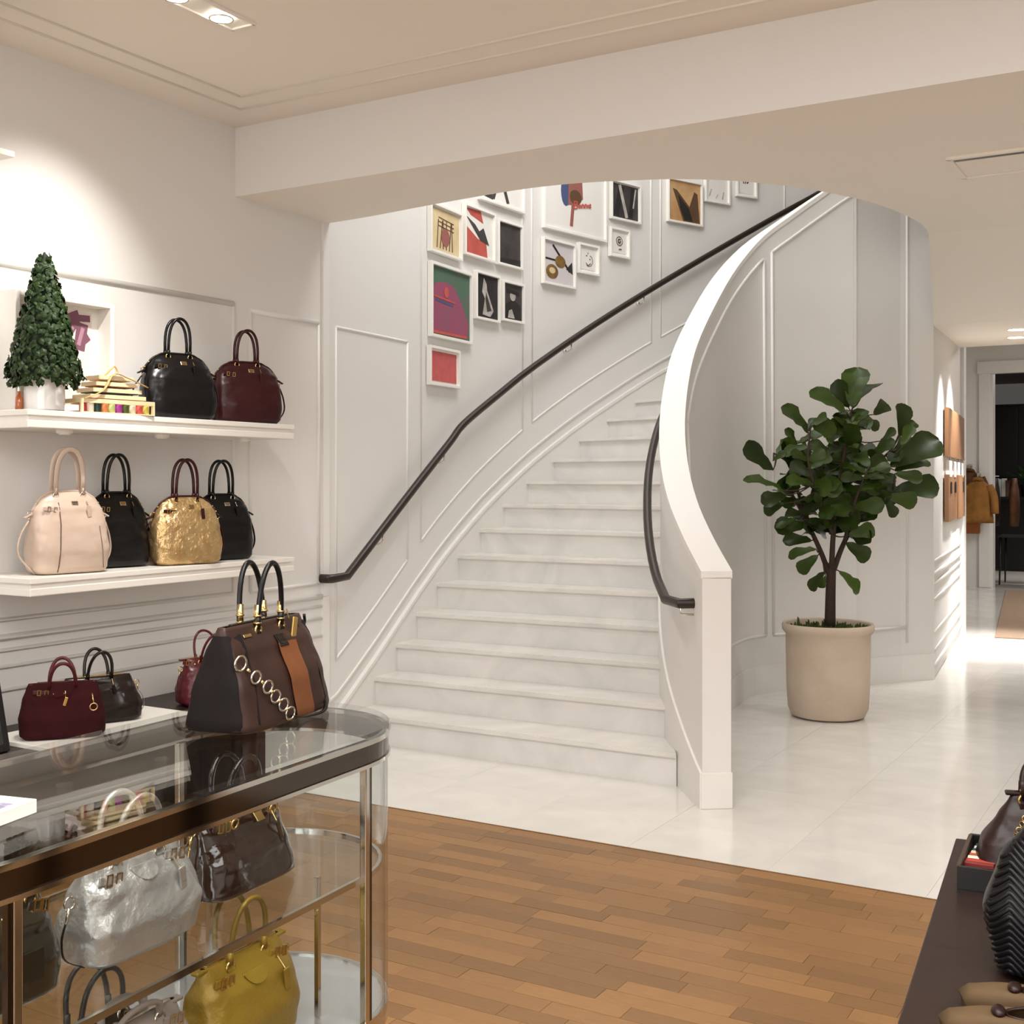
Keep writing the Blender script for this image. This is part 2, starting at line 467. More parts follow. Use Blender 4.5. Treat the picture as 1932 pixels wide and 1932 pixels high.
# height of the nosing line along the stair wall
def nose_z(yv):
    if yv <= LY[0]: return RISE + (yv - LY[0]) * .6
    for k in range(len(LY) - 1):
        if LY[k] <= yv <= LY[k + 1]: return (k + 1 + (yv - LY[k]) / (LY[k + 1] - LY[k])) * RISE
    return (len(LY)) * RISE
def wallstrip(pts, zlo, zhi, th, name, m, parent):
    """board standing proud of the stair wall"""
    pr = offset2(pts, th); mb = MB()
    mb.loft([[Vector((p[0], p[1], max(zlo(p), 0))), Vector((p[0], p[1], zhi(p))), Vector((q[0], q[1], zhi(p))), Vector((q[0], q[1], max(zlo(p), 0)))] for p, q in zip(pts, pr)])
    return mb.build(name, m, parent)
sub = [p for p in OUTER if p.y < 11.3]
wallstrip(sub, lambda p: nose_z(p.y) - .36, lambda p: max(nose_z(p.y) + .10, .16), .018, 'skirt_board', TRIM, ws)
wallstrip(sub, lambda p: max(nose_z(p.y) + .10, .16), lambda p: max(nose_z(p.y) + .125, .185), .026, 'skirt_cap', TRIM, ws)
wallstrip(sub, lambda p: max(nose_z(p.y) + .205, .26), lambda p: max(nose_z(p.y) + .217, .272), .012, 'skirt_molding', TRIM, ws)
# panel frames on the stair wall: left/right edges by pixel column
def wall_u(u): return on_curve(u, 700, OUTER)[0]
for (u0, u1, top) in ((633, 768, 2.45), (793, 985, 5.6), (1003, 1228, 5.6), (1246, 1480, 5.6)):
    pa, pb = wall_u(u0), wall_u(u1)
    seg = [p for p in OUTER if pa.y < p.y < pb.y]
    seg = [Vector((pa.x, pa.y, 0))] + seg + [Vector((pb.x, pb.y, 0))]
    zb = lambda p: max(nose_z(p.y) + .42, .5)
    for p in (seg[0], seg[-1]):
        MB().tube([(p.x, p.y, zb(p)), (p.x, p.y, top)], .009, 6).build('molding', TRIM, ws, smooth=True)
    MB().tube([(p.x, p.y, zb(p)) for p in seg], .009, 6).build('molding', TRIM, ws, smooth=True)
    MB().tube([(p.x, p.y, top) for p in seg], .009, 6).build('molding', TRIM, ws, smooth=True)

# guard wall with cap
GW = .14
outer_top = offset2(CAP, GW)
def lean(y): return .16 * math.exp(-((y - 7.6) / .8) ** 2)
guard = thing('guard_wall', 'x', 'x'); del guard['category']; del guard['label']; guard['kind'] = 'structure'; guard.name = 'wall_guard'
mb = MB(); rings = []
ob = offset2(CAP, GW)
for p, q in zip(CAP, ob):
    t = offset2(CAP, 1)[CAP.index(p)] - p
    e = lean(p.y)
    bq = Vector((q.x + t.x * e, q.y + t.y * e, 0))
    rings.append([Vector((p.x, p.y, 0)), Vector((p.x, p.y, p.z - .03)), Vector((q.x, q.y, p.z - .03)), bq])
mb.loft(rings); mb.build('guard_panel', PAINT, guard, smooth='auto')
# cap strip, a little proud
capL = offset2(CAP, -.006); capR = offset2(CAP, GW + .006)
mb = MB(); mb.loft([[Vector((a.x, a.y, c.z - .035)), Vector((a.x, a.y, c.z)), Vector((b.x, b.y, c.z)), Vector((b.x, b.y, c.z - .035))] for a, b, c in zip(capL, capR, CAP)])
mb.build('guard_cap', TRIM, guard)
# plinth block at the newel and skirt inside
d0 = (CAP[1] - CAP[0]); d0.z = 0; d0.normalize()
t0 = offset2(CAP, 1)[0] - CAP[0]; t0.z = 0
cpt = Vector((CAP[0].x, CAP[0].y, 0)) + t0 * GW / 2
mb = MB(); M = Matrix.Translation(cpt + d0 * .05 + Vector((0, 0, .085))) @ Matrix.Rotation(math.atan2(d0.y, d0.x), 4, 'Z')
mb.mbox(M, (.115, GW + .012, .17), .003); mb.build('plinth_block', TRIM, guard)
# inner skirt on the guard
gi = offset2(CAP[:18], -.012)
mb = MB(); rr = []
for p, q in zip(CAP[:18], gi):
    zt = max(p.z - 1.12 + .16, .17)
    rr.append([Vector((p.x, p.y, 0)), Vector((p.x, p.y, zt)), Vector((q.x, q.y, zt)), Vector((q.x, q.y, 0))])
mb.loft(rr); mb.build('skirt_board', TRIM, guard)
# outer face beads of the guard (panel frames)
def gpt(i, z):
    p, q = CAP[i], ob[i]; t = offset2(CAP, 1)[i] - p; e = lean(p.y) * max(0, 1 - z / max(p.z, .1))
    return Vector((q.x + t.x * e, q.y + t.y * e, z))
T1 = [i for i in range(len(CAP)) if CAP[i].y > 6.9]
def nearest_u(u):
    return min(T1, key=lambda i: abs(proj(gpt(i, 1.0))[0] - u))
i1, i2 = nearest_u(1445), nearest_u(1466)
i0 = T1[0]
for (s0, s1) in ((i0, i1), (i2, len(CAP) - 1)):
    for i in ((s0, s1) if s1 == i1 else (s0,)):
        MB().tube([gpt(i, .42), gpt(i, CAP[i].z - .17)], .012, 6).build('molding', TRIM, guard, smooth=True)
    for fz in (lambda i: .42, lambda i: CAP[i].z - .17):
        MB().tube([gpt(i, fz(i)) for i in range(s0, s1 + 1)], .012, 6).build('molding', TRIM, guard, smooth=True)
mb = MB(); mb.loft([[gpt(i, 0), gpt(i, .2), gpt(i, .2) + (offset2(CAP, .012)[i] - CAP[i]), gpt(i, 0) + (offset2(CAP, .012)[i] - CAP[i])] for i in range(2, len(CAP))])
mb.build('baseboard', TRIM, guard)

# wall under the stairs up to the hall corner, and the corridor wall
e0 = ob[-1]
hp = [Vector((e0.x - .02, e0.y - .02, 0)), Vector((-2.12, 9.52, 0)), Vector((A.x, A.y, 0))]
wh = struct(ribbon(hp, 0, 5.9, .12, 'wall_hall', PAINT))
wc = struct(ribbon([Vector((A.x, A.y, 0)), Vector((B.x, B.y, 0))], 0, 3.2, .15, 'wall_corridor', PAINT))
for f_, g_ in ((hp, wh),):
    pr = offset2(f_, .014)
    MB().loft([[Vector((p[0], p[1], 0)), Vector((p[0], p[1], .2)), Vector((q[0], q[1], .2)), Vector((q[0], q[1], 0))] for p, q in zip(f_, pr)]).build('baseboard', TRIM, g_)
pil = offset2(hp, .02)
for u in (1711,):
    c = on_curve(u, 900, hp)[0] if u > 1650 else None
    if c is not None: MB().tube([(c.x, c.y, .3), (c.x, c.y, 4.2)], .011, 6).build('molding', TRIM, wh, smooth=True)
c0 = gpt(len(CAP) - 1, .42); c1 = on_curve(1711, 900, hp)[0]
MB().tube([(c0.x, c0.y, .42), (c1.x, c1.y, .42)], .011, 6).build('molding', TRIM, wh, smooth=True)
cd = (B - A).normalized(); cn = Vector((cd.y, -cd.x))
def corr(s, z, o=0): return Vector((A.x + cd.x * s + cn.x * o, A.y + cd.y * s + cn.y * o, z))
for z, r in ((.10, .02), (.22, .014), (.36, .012), (.62, .012), (.74, .016), (.82, .02), (.92, .012)):
    MB().tube([corr(.08, z), corr(2.86, z)], r, 6).build('molding', TRIM, wc, smooth=True)
# far wall with the doorway
xd0 = on_y(1868, 900, YF).x
wf = struct(MB().box(((-5 + xd0) / 2, YF + .1, 1.8), (xd0 + 5, .2, 3.6)).build('wall_far', PAINT))
MB().box((xd0 + 1.2, YF + .1, 3.36), (2.4, .2, .5)).build('door_header', PAINT, wf)
MB().box((xd0 + 2.4 + 1.2, YF + .1, 1.8), (2.4, .2, 3.6)).build('wall_piece', PAINT, wf)
door = thing('door_casing', 'x', 'x'); del door['category']; del door['label']; door['kind'] = 'structure'; door.name = 'door_1'
MB().box((xd0 - .07, YF - .02, 1.6), (.16, .05, 3.2), bevel=.01).build('casing_side', TRIM, door)
MB().box((xd0 + 1.13, YF - .025, 3.19), (2.6, .06, .18), bevel=.006).build('casing_top', TRIM, door)
MB().box((xd0 + .02, YF + .1, 1.56), (.04, .2, 3.12)).build('door_jamb', TRIM, door)
struct(MB().box((-5.1, 15.5, 1.8), (.2, 6.5, 3.6)).build('wall_side', PAINT))
struct(MB().box((-3.6, B.y + .1, 1.8), (2.8, .12, 3.6)).build('wall_return', PAINT))
# back room beyond the doorway
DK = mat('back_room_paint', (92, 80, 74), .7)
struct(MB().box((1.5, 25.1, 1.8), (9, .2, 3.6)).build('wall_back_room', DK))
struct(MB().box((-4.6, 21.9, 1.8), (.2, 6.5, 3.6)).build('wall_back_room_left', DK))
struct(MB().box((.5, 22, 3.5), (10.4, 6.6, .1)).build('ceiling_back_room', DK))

# mouldings of the shop wall (panel frames, rails)
def lm(y0, z0, y1, z1, r=.011):
    return MB().tube([(XW, y0, z0), (XW, y1, z1)], r, 6).build('molding', TRIM, wl, smooth=True)
for (y0, y1, zt, zb) in ((-2.8, 4.694, 2.475, .96), (4.822, 5.382, 2.455, .96)):
    lm(y0, zt, y1, zt, .016); lm(y1, zb, y1, zt); lm(y0, zb, y0, zt); lm(y0, zb, y1, zb)
for z, r in ((.885, .016), (.83, .010), (.76, .010), (.66, .010)):
    lm(-2.9, z, 5.46, z, r)
MB().box((XW + .006, 5.44, 1.52), (.018, .055, 3.04)).build('corner_strip', TRIM, wl)
struct(MB().box((XW + .01, 1.2, .09), (.025, 8.4, .18)).build('baseboard_left', TRIM))

# ------------------------------------------------------------------ handrails
def smooth_pts(pts, n=5): return catmull(pts, n)
railc = offset2(OUTER, .075)
RP = [(700, 1028), (750, 962), (800, 897), (850, 833), (876, 799), (940, 745), (1000, 697), (1100, 627), (1200, 563), (1300, 503), (1400, 445), (1480, 400), (1530, 373), (1580, 345)]
pts = [on_curve(u, v, railc)[0] for u, v in RP]
b0 = on_curve(655, 1087, railc)[0]; e0_ = on_curve(626, 1092, [Vector((-4.37, 5.2, 0))] + railc)[0]
hr = thing('handrail', 'dark bronze handrail climbing the curved picture wall', 'handrail', pts[0])
def loc(ps, o): return [Vector(p) - o.location for p in ps]
e1_ = Vector((XW + .01, e0_.y - .02, e0_.z))
MB().tube(loc([e1_, e0_ + Vector((-.01, -.012, 0)), e0_ + Vector((0, .01, 0))] + [b0] + smooth_pts(pts, 4), hr), .026, 12).build('rail', BRONZE, hr, smooth='auto')
for u, v in ((722, 1004), (838, 852), (1078, 645), (1215, 556)):
    p, t = on_curve(u, v, railc); q = Vector((p.x - .07 * t.y, p.y + .07 * t.x, p.z - .07))
    nb = MB(); nb.tube(loc([p + Vector((0, 0, -.015)), p + Vector((0, 0, -.06)), p.lerp(q, .5) + Vector((0, 0, -.04)), q], hr), .006, 6)
    nb.sphere(loc([q], hr)[0], .018, (1, 1, 1), 8, 6); nb.build('bracket', NICKEL, hr, smooth=True)
gr = offset2(CAP, -.075)
zs = []
rp2 = []
for i, p in enumerate(gr):
    if p.y < 5.66 or p.y > 8.3: continue
    k = p.y
    zz = .95 + (1.37 - .95) * (k - 5.66) / .76 if k < 6.42 else 1.37 + (k - 6.42) * .64
    rp2.append(Vector((p.x, p.y, zz)))
s0 = rp2[0]
g0 = offset2(CAP, -.03)[2]
lead = [at(1310, 1138, 5.83), at(1284, 1139, 5.82), at(1256, 1131, 5.98)]
hr2 = thing('handrail', 'short dark bronze handrail on the inner face of the white guard wall', 'handrail', s0)
MB().tube(loc(lead + rp2[1:], hr2), .025, 12).build('rail', BRONZE, hr2, smooth='auto')
q = lead[1]
MB().tube(loc([q, q + Vector((0, 0, -.05)), q + Vector((.06, .05, -.055))], hr2), .006, 6).build('bracket', NICKEL, hr2, smooth=True)

# ------------------------------------------------------------------ shelves
def shelf(y0, y1, z, label, pucks=(), deep=True):
    t = thing('wall_shelf', label, 'shelf', (XW, (y0 + y1) / 2, z)); L = y1 - y0
    MB().box((.175, 0, -.012), (.35, L, .024), bevel=.003).build('shelf_board', SHELFW, t)
    if not deep: return t
    MB().box((.168, 0, -.033), (.336, L - .028, .02)).build('shelf_cove', SHELFW, t)
    MB().box((.174, 0, -.058), (.348, L - .004, .032), bevel=.004).build('shelf_apron', SHELFW, t)
    for py in pucks:
        p = MB().lathe([(.034, 0), (.034, -.012), (.03, -.016), (.024, -.016)], (.25, py - (y0 + y1) / 2, -.073), 20).build('puck_light', SHELFW, t)
        MB().lathe([(.022, 0), (.022, -.004)], (.25, py - (y0 + y1) / 2, -.089), 16).build('lens', MATB, p)
    return t
shelf(3.163, 4.773, 1.837, 'upper white display shelf carrying a topiary, a picture and two handbags', (3.423, 3.964, 4.505))
shelf(3.175, 4.773, 1.158, 'lower white display shelf carrying four satchels')
shelf(1.55, 3.104, 2.85, 'high empty white shelf above the topiary', (), False)
ledge = thing('low_counter', 'long low dark counter along the white panelled wall', 'counter', (XW, 2.2, 0))
MB().box((.36, 0, .49), (.70, 4.6, .04), bevel=.004).build('counter_top', DARKWOOD, ledge)
for yy in (-2.0, -.7, .7, 2.0):
    MB().box((.34, yy, .235), (.6, .06, .47)).build('leg_panel', DARKWOOD, ledge)
MB().box((.05, 0, .235), (.03, 4.5, .47)).build('back_panel', DARKWOOD, ledge)
brd = MB().box((0, 0, .009), (.44, .80, .018), bevel=.002).build('display_board', SHELFW)
brd.location = (-4.02, 3.47, .51); tag(brd, 'flat white display board on the low dark counter', 'board')

# ------------------------------------------------------------------ handbags
def leather(name, c, rough=.38, c2=None, bump=(160, .12, .002), metal=0, coat=0, var=9, spec=.32):
    c2 = c2 or tuple(int(x * .7) for x in c)
    return mat(name, c, rough, metal, bump=bump, var=(c2, var, .3), coat=coat, spec=spec)
LE = dict(
    black=leather('black_leather', (14, 12, 12), .28), oxblood=leather('oxblood_leather', (58, 14, 18), .33),
    beige=leather('pale_pink_leather', (204, 184, 168), .35, (190, 168, 150)), gold=mat('gold_foil_leather', (206, 178, 130), .32, .7, bump=(26, .8, .02), var=((176, 142, 92), 22, .3)),
    brown=leather('dark_brown_leather', (56, 35, 28), .42, (40, 25, 20)), side=leather('charcoal_brown_suede', (27, 21, 20), .8, spec=.15), tan=leather('cognac_suede', (116, 68, 34), .9, (94, 54, 27), (300, .3, .002)),
    suede=leather('oxblood_suede', (54, 11, 15), .85, (38, 7, 10), (240, .25, .002), spec=.15), darkbr=leather('glossy_dark_brown_leather', (32, 21, 18), .22), burg=leather('burgundy_leather', (92, 28, 36), .27),
    silver=mat('silver_leather', (176, 174, 171), .34, .6, bump=(34, .5, .012), var=((168, 165, 160), 14, .3)), patent=mat('plum_patent_leather', (20, 5, 8), .05, 0, bump=(14, .25, .02), coat=1),
    mustard=mat('mustard_leather', (152, 124, 34), .36, .25, bump=(120, .3, .004), var=((128, 98, 24), 8, .3)), olive=leather('dark_olive_patent', (34, 31, 21), .15, coat=.7),
    taupe=leather('taupe_leather', (150, 138, 130), .4), quilt=leather('black_quilted_leather', (15, 14, 17), .36, spec=.25), choc=leather('chocolate_leather', (38, 17, 14), .35),
    gold2=mat('gold_print_tag', (196, 160, 90), .35, .8))
def interp(tab, z, j):
    for a, b in zip(tab[:-1], tab[1:]):
        if z <= b[0] + 1e-9:
            t = (z - a[0]) / (b[0] - a[0]); t = t * t * (3 - 2 * t) * .5 + t * .5
            return a[j] + (b[j] - a[j]) * t
    return tab[-1][j]
class Bag:
    def __init__(s, name, label, loc, rz, prof, lea, hw, wr=.004, n0=4.5, n1=2.6, seed=0, freq=14, group=None, smoothbag=True, trim=None, endlift=0):
        s.t = thing(name, label, 'handbag', loc, rz, group); s.prof = prof; s.n0, s.n1 = n0, n1
        s.lea, s.hw, s.trim = lea, hw, trim or lea; s.H = prof[-1][0]
        rings = []; NL, NS = 34, 72
        for i in range(NL + 1):
            z = prof[0][0] + (s.H - prof[0][0]) * (i / NL)
            wx, dy = interp(prof, z, 1), interp(prof, z, 2); n = s.n(z)
            ring = []
            for k in range(NS):
                a = 2 * PI * k / NS; c, sn = math.cos(a), math.sin(a)
                x = wx * abs(c) ** (2 / n) * (1 if c >= 0 else -1); y = dy * abs(sn) ** (2 / n) * (1 if sn >= 0 else -1)
                tt = i / NL; damp = math.sin(PI * min(1, max(0, tt * .96 + .02))) ** .6
                q = Vector((x * freq + seed * 7.1, y * freq, z * freq * .8 + seed))
                w = (noise.noise(q) + .8 * abs(noise.noise(q * 2.1)) + .5 * abs(noise.noise(q * 3.7)) - .4) * wr * damp
                r = Vector((x / max(wx, .01) ** 1, y / max(dy, .01), 0))
                if r.length > 0: r.normalize()
                p = Vector((x, y, z)) + Vector((r.x * .5, r.y, 0)) * w
                if endlift: p.z += endlift * (x / prof[0][1]) ** 2 * (1 - tt)
                ring.append(p)
            rings.append(ring)
        s.body = MB().loft(rings).build('body', lea, s.t, smooth=True)
    def n(s, z): return s.n0 + (s.n1 - s.n0) * (z / s.H)
    def fy(s, x, z, sgn=-1):
        wx, dy = interp(s.prof, z, 1), interp(s.prof, z, 2); n = s.n(z)
        q = max(0, 1 - min(1, abs(x / wx)) ** n)
        return sgn * dy * q ** (1 / n)
    def fp(s, x, z, o=.003): return Vector((x, s.fy(x, z) - o, z))
    def handles(s, hx, z0, hz, r=.006, lean=(.0, .0), m=None, flat=None, splay=.0, pw=.55, bare=1.0, ydist=None, names='handle'):
        m = m or s.trim
        for sg, ln in ((-1, lean[0]), (1, lean[1])):
            y0 = sg * (ydist if ydist is not None else abs(s.fy(hx, z0)) + .002)
            pts = []
            for k in range(21):
                a = PI * k / 20
                x = -hx * math.cos(a) * (1 + splay * math.sin(a)); h = math.sin(a) ** pw
                pts.append(Vector((x, y0 + ln * h, z0 + hz * h)))
            o = MB().tube(pts, r, 8, ry=flat, up=(0, 1, 0) if flat is None else None).build(names, m, s.t, smooth=True)
            for e in (-1, 1):
                p = Vector((e * hx, y0, z0))
                MB().torus(p + Vector((0, sg * .002, -.004)), .0115, .003, (0, 1, 0), 14, 6).build('ring', s.hw, o, smooth=True)
                MB().box(p + Vector((0, sg * .003, -.022)), (.02, .005, .03), bevel=.002).build('handle_tab', s.trim, o)
                MB().sphere(p + Vector((0, sg * .007, -.024)), .0035, u=8, v=6).build('rivet', s.hw, o, smooth=True)
                MB().cyl(p + Vector((0, 0, .004)), p + Vector((-e * .001, ln * .12, .026)), r * 1.25, seg=10).build('end_cap', m, o, smooth=True)
    def zipper(s, w=None, m=None):
        w = w or s.prof[-1][1]
        MB().box((0, 0, s.H + .001), (w * 1.9, .012, .006), bevel=.002).build('zipper', m or s.hw, s.t)
        for e in (-1, 1):
            MB().box((e * (w * .97 + .012), 0, s.H - .004), (.03, .02, .008), bevel=.003).build('zipper_end', s.trim, s.t)
    def arch_zip(s, w, h):
        zs_ = [h * q for q in (.70, .78, .86, .92, .965, 1.0)]
        right = [Vector((interp(s.prof, z, 1) + .002, 0, z)) for z in zs_]
        right[-1].z += .002
        pts = [Vector((-p.x, 0, p.z)) for p in right] + list(reversed(right))
        o = MB().tube(catmull(pts, 3), .006, 6, ry=.0045, up=(0, 1, 0)).build('zipper', s.trim, s.t, smooth=True)
        for e in (-1, 1):
            p = Vector((e * right[0].x, 0, right[0].z))
            MB().mbox(Matrix.Translation(p + Vector((e * .014, 0, .004))) @ Matrix.Rotation(e * .5, 4, 'Y'), (.038, .018, .007), .002).build('zipper_end', s.trim, s.t)
            for k in (1, 2): MB().sphere((e * (right[k].x + .004), -.004, right[k].z), .0045, u=8, v=6).build('zipper_stud', s.hw, o, smooth=True)
    def tagp(s, x, z, l=.05, w=.017, tilt=.25, m=None, strap=None):
        M = Matrix.Translation(s.fp(x, z - l * .5, .007)) @ Matrix.Rotation(tilt, 4, 'Y')
        o = MB().mbox(M, (w, .005, l), .002).build('hang_tag', m or s.trim, s.t)
        MB().tube([s.fp(x, z + .018, .004), s.fp(x, z - .004, .008)], .0018, 6).build('tag_cord', strap or s.hw, o)
        return o
    def plate(s, x, z, w=.03, h=.022, m=None, marks=True):
        c = s.fp(x, z, .0025); c2 = s.fp(x, z + h / 2, .0025)
        ang = math.atan2(c2.y - c.y, h / 2)
        M = Matrix.Translation(c) @ Matrix.Rotation(-ang, 4, 'X')
        o = MB().mbox(M, (w, .003, h), .0012).build('name_plate', m or s.hw, s.t)
        if marks:
            mk = MB()
            for i in range(4): mk.mbox(M @ Matrix.Translation(((i - 1.5) * w * .2, -.0018, h * .12)), (w * .1, .0012, h * .34))
            mk.mbox(M @ Matrix.Translation((0, -.0018, -h * .26)), (w * .6, .0012, h * .1))
            mk.build('emblem', BRONZE, o)
        return o
    def disc(s, x, z, r=.02, m=None):
        c = s.fp(x, z, .003)
        o = MB().tube([c + Vector((r * math.cos(a), 0, r * .8 * math.sin(a))) for a in [PI + PI * k / 14 for k in range(15)]], .0022, 6).build('badge_edge', m or s.trim, s.t, smooth=True)
        f = MB().prism([(r * math.cos(PI + PI * k / 14), r * .8 * math.sin(PI + PI * k / 14)) for k in range(15)], 0, .003, lambda X, Y, Z: Vector((c.x + X, s.fy(c.x + X, c.z + Y) - .001 - Z, c.z + Y))).build('badge', s.lea, s.t)
        MB().torus(c + Vector((0, -.001, -r * .38)), r * .22, .0013, (0, 1, 0), 12, 5).build('emblem', m or s.trim, f, smooth=True)
    def seam(s, x0, x1, z0, z1, m=None, r=.0022, bow=.0):
        pts = []
        for k in range(13):
            t = k / 12; z = z0 + (z1 - z0) * t; x = x0 + (x1 - x0) * t + bow * math.sin(PI * t)
            pts.append(s.fp(x, z, .0015))
        MB().tube(pts, r, 6).build('piping', m or s.trim, s.t, smooth=True)
    def buckles(s, x0, x1, z, m=None):
        """belt strips with buckles running along the top of the front"""
        c0, c1 = s.fp(x0, z, .004), s.fp(x1, z - .006, .004)
        d = c1 - c0; M = Matrix.Translation((c0 + c1) / 2) @ Matrix.Rotation(math.atan2(-d.z, d.x), 4, 'Y')
        o = MB().mbox(M, (d.length, .005, .016), .002).build('belt_strip', s.trim, s.t)
        b = MB()
        for q in (-.5, .5):
            b.mbox(M @ Matrix.Translation((q * d.length * .45, -.004, 0)), (.003, .003, .02)); b.mbox(M @ Matrix.Translation((q * d.length * .45 + .012, -.004, 0)), (.003, .003, .02))
            b.mbox(M @ Matrix.Translation((q * d.length * .45 + .006, -.004, .0095)), (.014, .003, .003)); b.mbox(M @ Matrix.Translation((q * d.length * .45 + .006, -.004, -.0095)), (.014, .003, .003))
        b.build('buckle', m or s.hw, o)
    def side_strap(s, e, z0, drop, out=.03, m=None, wid=.006, y=0.0):
        """shoulder strap hanging in a loop from the side ring"""
        x0 = e * (interp(s.prof, z0, 1) + .004)
        MB().torus((x0 + e * .006, y, z0), .011, .0025, (0, 1, 0), 12, 6).build('side_ring', s.hw, s.t, smooth=True)
        MB().cyl((x0 + e * .008, y, z0 - .008), (x0 + e * .014, y, z0 - .035), .004, .0025, 8).build('snap_hook', s.hw, s.t, smooth=True)
        pts = [Vector((x0 + e * .014, y, z0 - .03)), Vector((x0 + e * (.016 + out * .6), y, z0 - .03 - drop * .3)),
               Vector((x0 + e * (.01 + out * .8), y - .004, z0 - .03 - drop * .62)), Vector((e * (s.prof[1][1] * .93), y - .01, max(.004, z0 - .03 - drop)))]
        MB().tube(catmull(pts, 5), wid * .35, 6, ry=wid, up=(0, 1, 0)).build('shoulder_strap', m or s.trim, s.t, smooth=True)
    def feet(s):
        for ex in (-1, 1):
            for ey in (-1, 1):
                MB().sphere((ex * s.prof[0][1] * .72, ey * s.prof[0][2] * .6, .003), .006, (1, 1, .7), 8, 6).build('foot', s.hw, s.t, smooth=True)

H90 = math.radians(90)
def dome(w, h, d): return [(.004, w * .43, d * .40), (h * .06, w * .475, d * .47), (h * .28, w * .5, d * .5), (h * .58, w * .49, d * .43), (h * .78, w * .445, d * .30), (h * .90, w * .37, d * .18), (h * .97, w * .27, d * .09), (h, w * .17, d * .04)]
def dome_bag(label, u, X, z, lea, hw, w, h, hz, rz, seed, trim=None, wr=.005, group=None, hx=.055, flat=None, hr=.0072, straps=True):
    p = on_x(u, 1000, X)
    b = Bag('satchel', label, (X, p.y, z), rz, dome(w, h, .17), lea, hw, wr, seed=seed, group=group, trim=trim)
    b.handles(hx, h * .97, hz, hr, (-.012, .006), flat=flat, ydist=.016)
    b.arch_zip(w, h); b.feet()
    b.plate(.012, h * .86, .03, .02)
    b.tagp(hx + .006, h * .83, .05, .018, -.12)
    b.buckles(-w * .38, -w * .2, h * .80)
    if straps:
        b.side_strap(-1, h * .74, h * .66, .06, wid=.008); b.side_strap(1, h * .70, h * .62, .03, wid=.008)
    return b
b = dome_bag('pale pink leather satchel with a dark front seam on the lower shelf', 127, -4.22, 1.158, LE['beige'], NICKEL, .345, .345, .19, math.radians(80), 1, wr=.008, flat=.011, hx=.062, hr=.004)
b.seam(-.085, -.06, .012, .30, m=mat('dark_piping', (92, 70, 60), .6), bow=-.0)
b.seam(.125, .11, .02, .2, m=mat('dark_piping'), r=.0012)
dome_bag('black leather satchel standing between the pale pink and the gold satchels', 219, -4.32, 1.158, LE['black'], BRASS, .29, .335, .185, math.radians(78), 2, wr=.008)
dome_bag('gold metallic leather satchel with oxblood handles on the lower shelf', 349, -4.19, 1.158, LE['gold'], BRASS, .345, .315, .185, math.radians(74), 3, trim=LE['oxblood'], wr=.009)
dome_bag('black leather satchel at the shelf end behind the gold satchel', 417, -4.28, 1.158, LE['black'], NICKEL, .32, .32, .18, math.radians(74), 4, wr=.008)
dome_bag('glossy black leather satchel beside the striped basket on the upper shelf', 335, -4.22, 1.837, LE['black'], BRASS, .355, .305, .175, math.radians(72), 5, wr=.008)
dome_bag('oxblood leather satchel at the end of the upper shelf', 464, -4.22, 1.837, LE['oxblood'], BRASS, .36, .305, .17, math.radians(66), 6, wr=.006)

# slouchy bags on the counter
def slouch(w, h, d): return [(.003, w * .44, d * .44), (h * .08, w * .49, d * .5), (h * .35, w * .5, d * .49), (h * .7, w * .455, d * .34), (h * .92, w * .41, d * .16), (h, w * .385, d * .08)]
b = Bag('tote', 'oxblood suede tote with a brass ring clasp on the white board', (-4.0, 3.25, .528), math.radians(52), slouch(.33, .215, .18), LE['suede'], BRASS, .007, seed=8, trim=leather('oxblood_handle', (86, 24, 28), .4))
b.handles(.05, .185, .115, .007, (-.06, .07), pw=.75, ydist=.02); b.feet(); b.zipper(.10, b.trim); b.tagp(.01, .165, .035, .012, .3, LE['gold2'])
b.disc(-.015, .178, .02, BRASS); b.buckles(-.11, -.05, .185)
MB().torus(b.fp(.115, .12, .008), .014, .003, (0, 1, 0), 16, 6).build('ring_clasp', BRASS, b.t, smooth=True)
MB().cyl(b.fp(.11, .17, .006), b.fp(.115, .135, .007), .003, seg=8).build('clasp_strap', BRASS, b.t, smooth=True)
b = Bag('hobo_bag', 'glossy dark brown slouchy bag behind the oxblood suede tote', (-4.12, 3.53, .528), math.radians(64), slouch(.35, .19, .19), LE['darkbr'], BRASS, .012, seed=9, freq=11)
b.handles(.05, .175, .125, .007, (-.05, .035), pw=.7, ydist=.02); b.zipper(.11, BRASS); b.tagp(.05, .16, .04, .014, -.3); b.buckles(-.11, -.04, .165)
b.side_strap(1, .15, .13, .03, NICKEL, .004)
b = Bag('satchel', 'burgundy leather satchel standing directly on the dark counter', (-4.08, 4.15, .511), math.radians(70), slouch(.31, .215, .18), LE['burg'], BRASS, .012, seed=10, freq=12)
b.handles(.06, .2, .13, .006, (-.06, .05), pw=.65, ydist=.025); b.zipper(.13, BRASS); b.tagp(.03, .185, .045, .03, .6, MATB); b.feet(); b.plate(-.02, .18, .03, .014, BRASS, False)
for i in range(3): MB().sphere(b.fp(-.09 + i * .035, .19, .003), .006, u=10, v=6).build('stud', BRASS, b.t, smooth=True)
b.side_strap(-1, .17, .13, .012); b.buckles(-.14, -.09, .2)

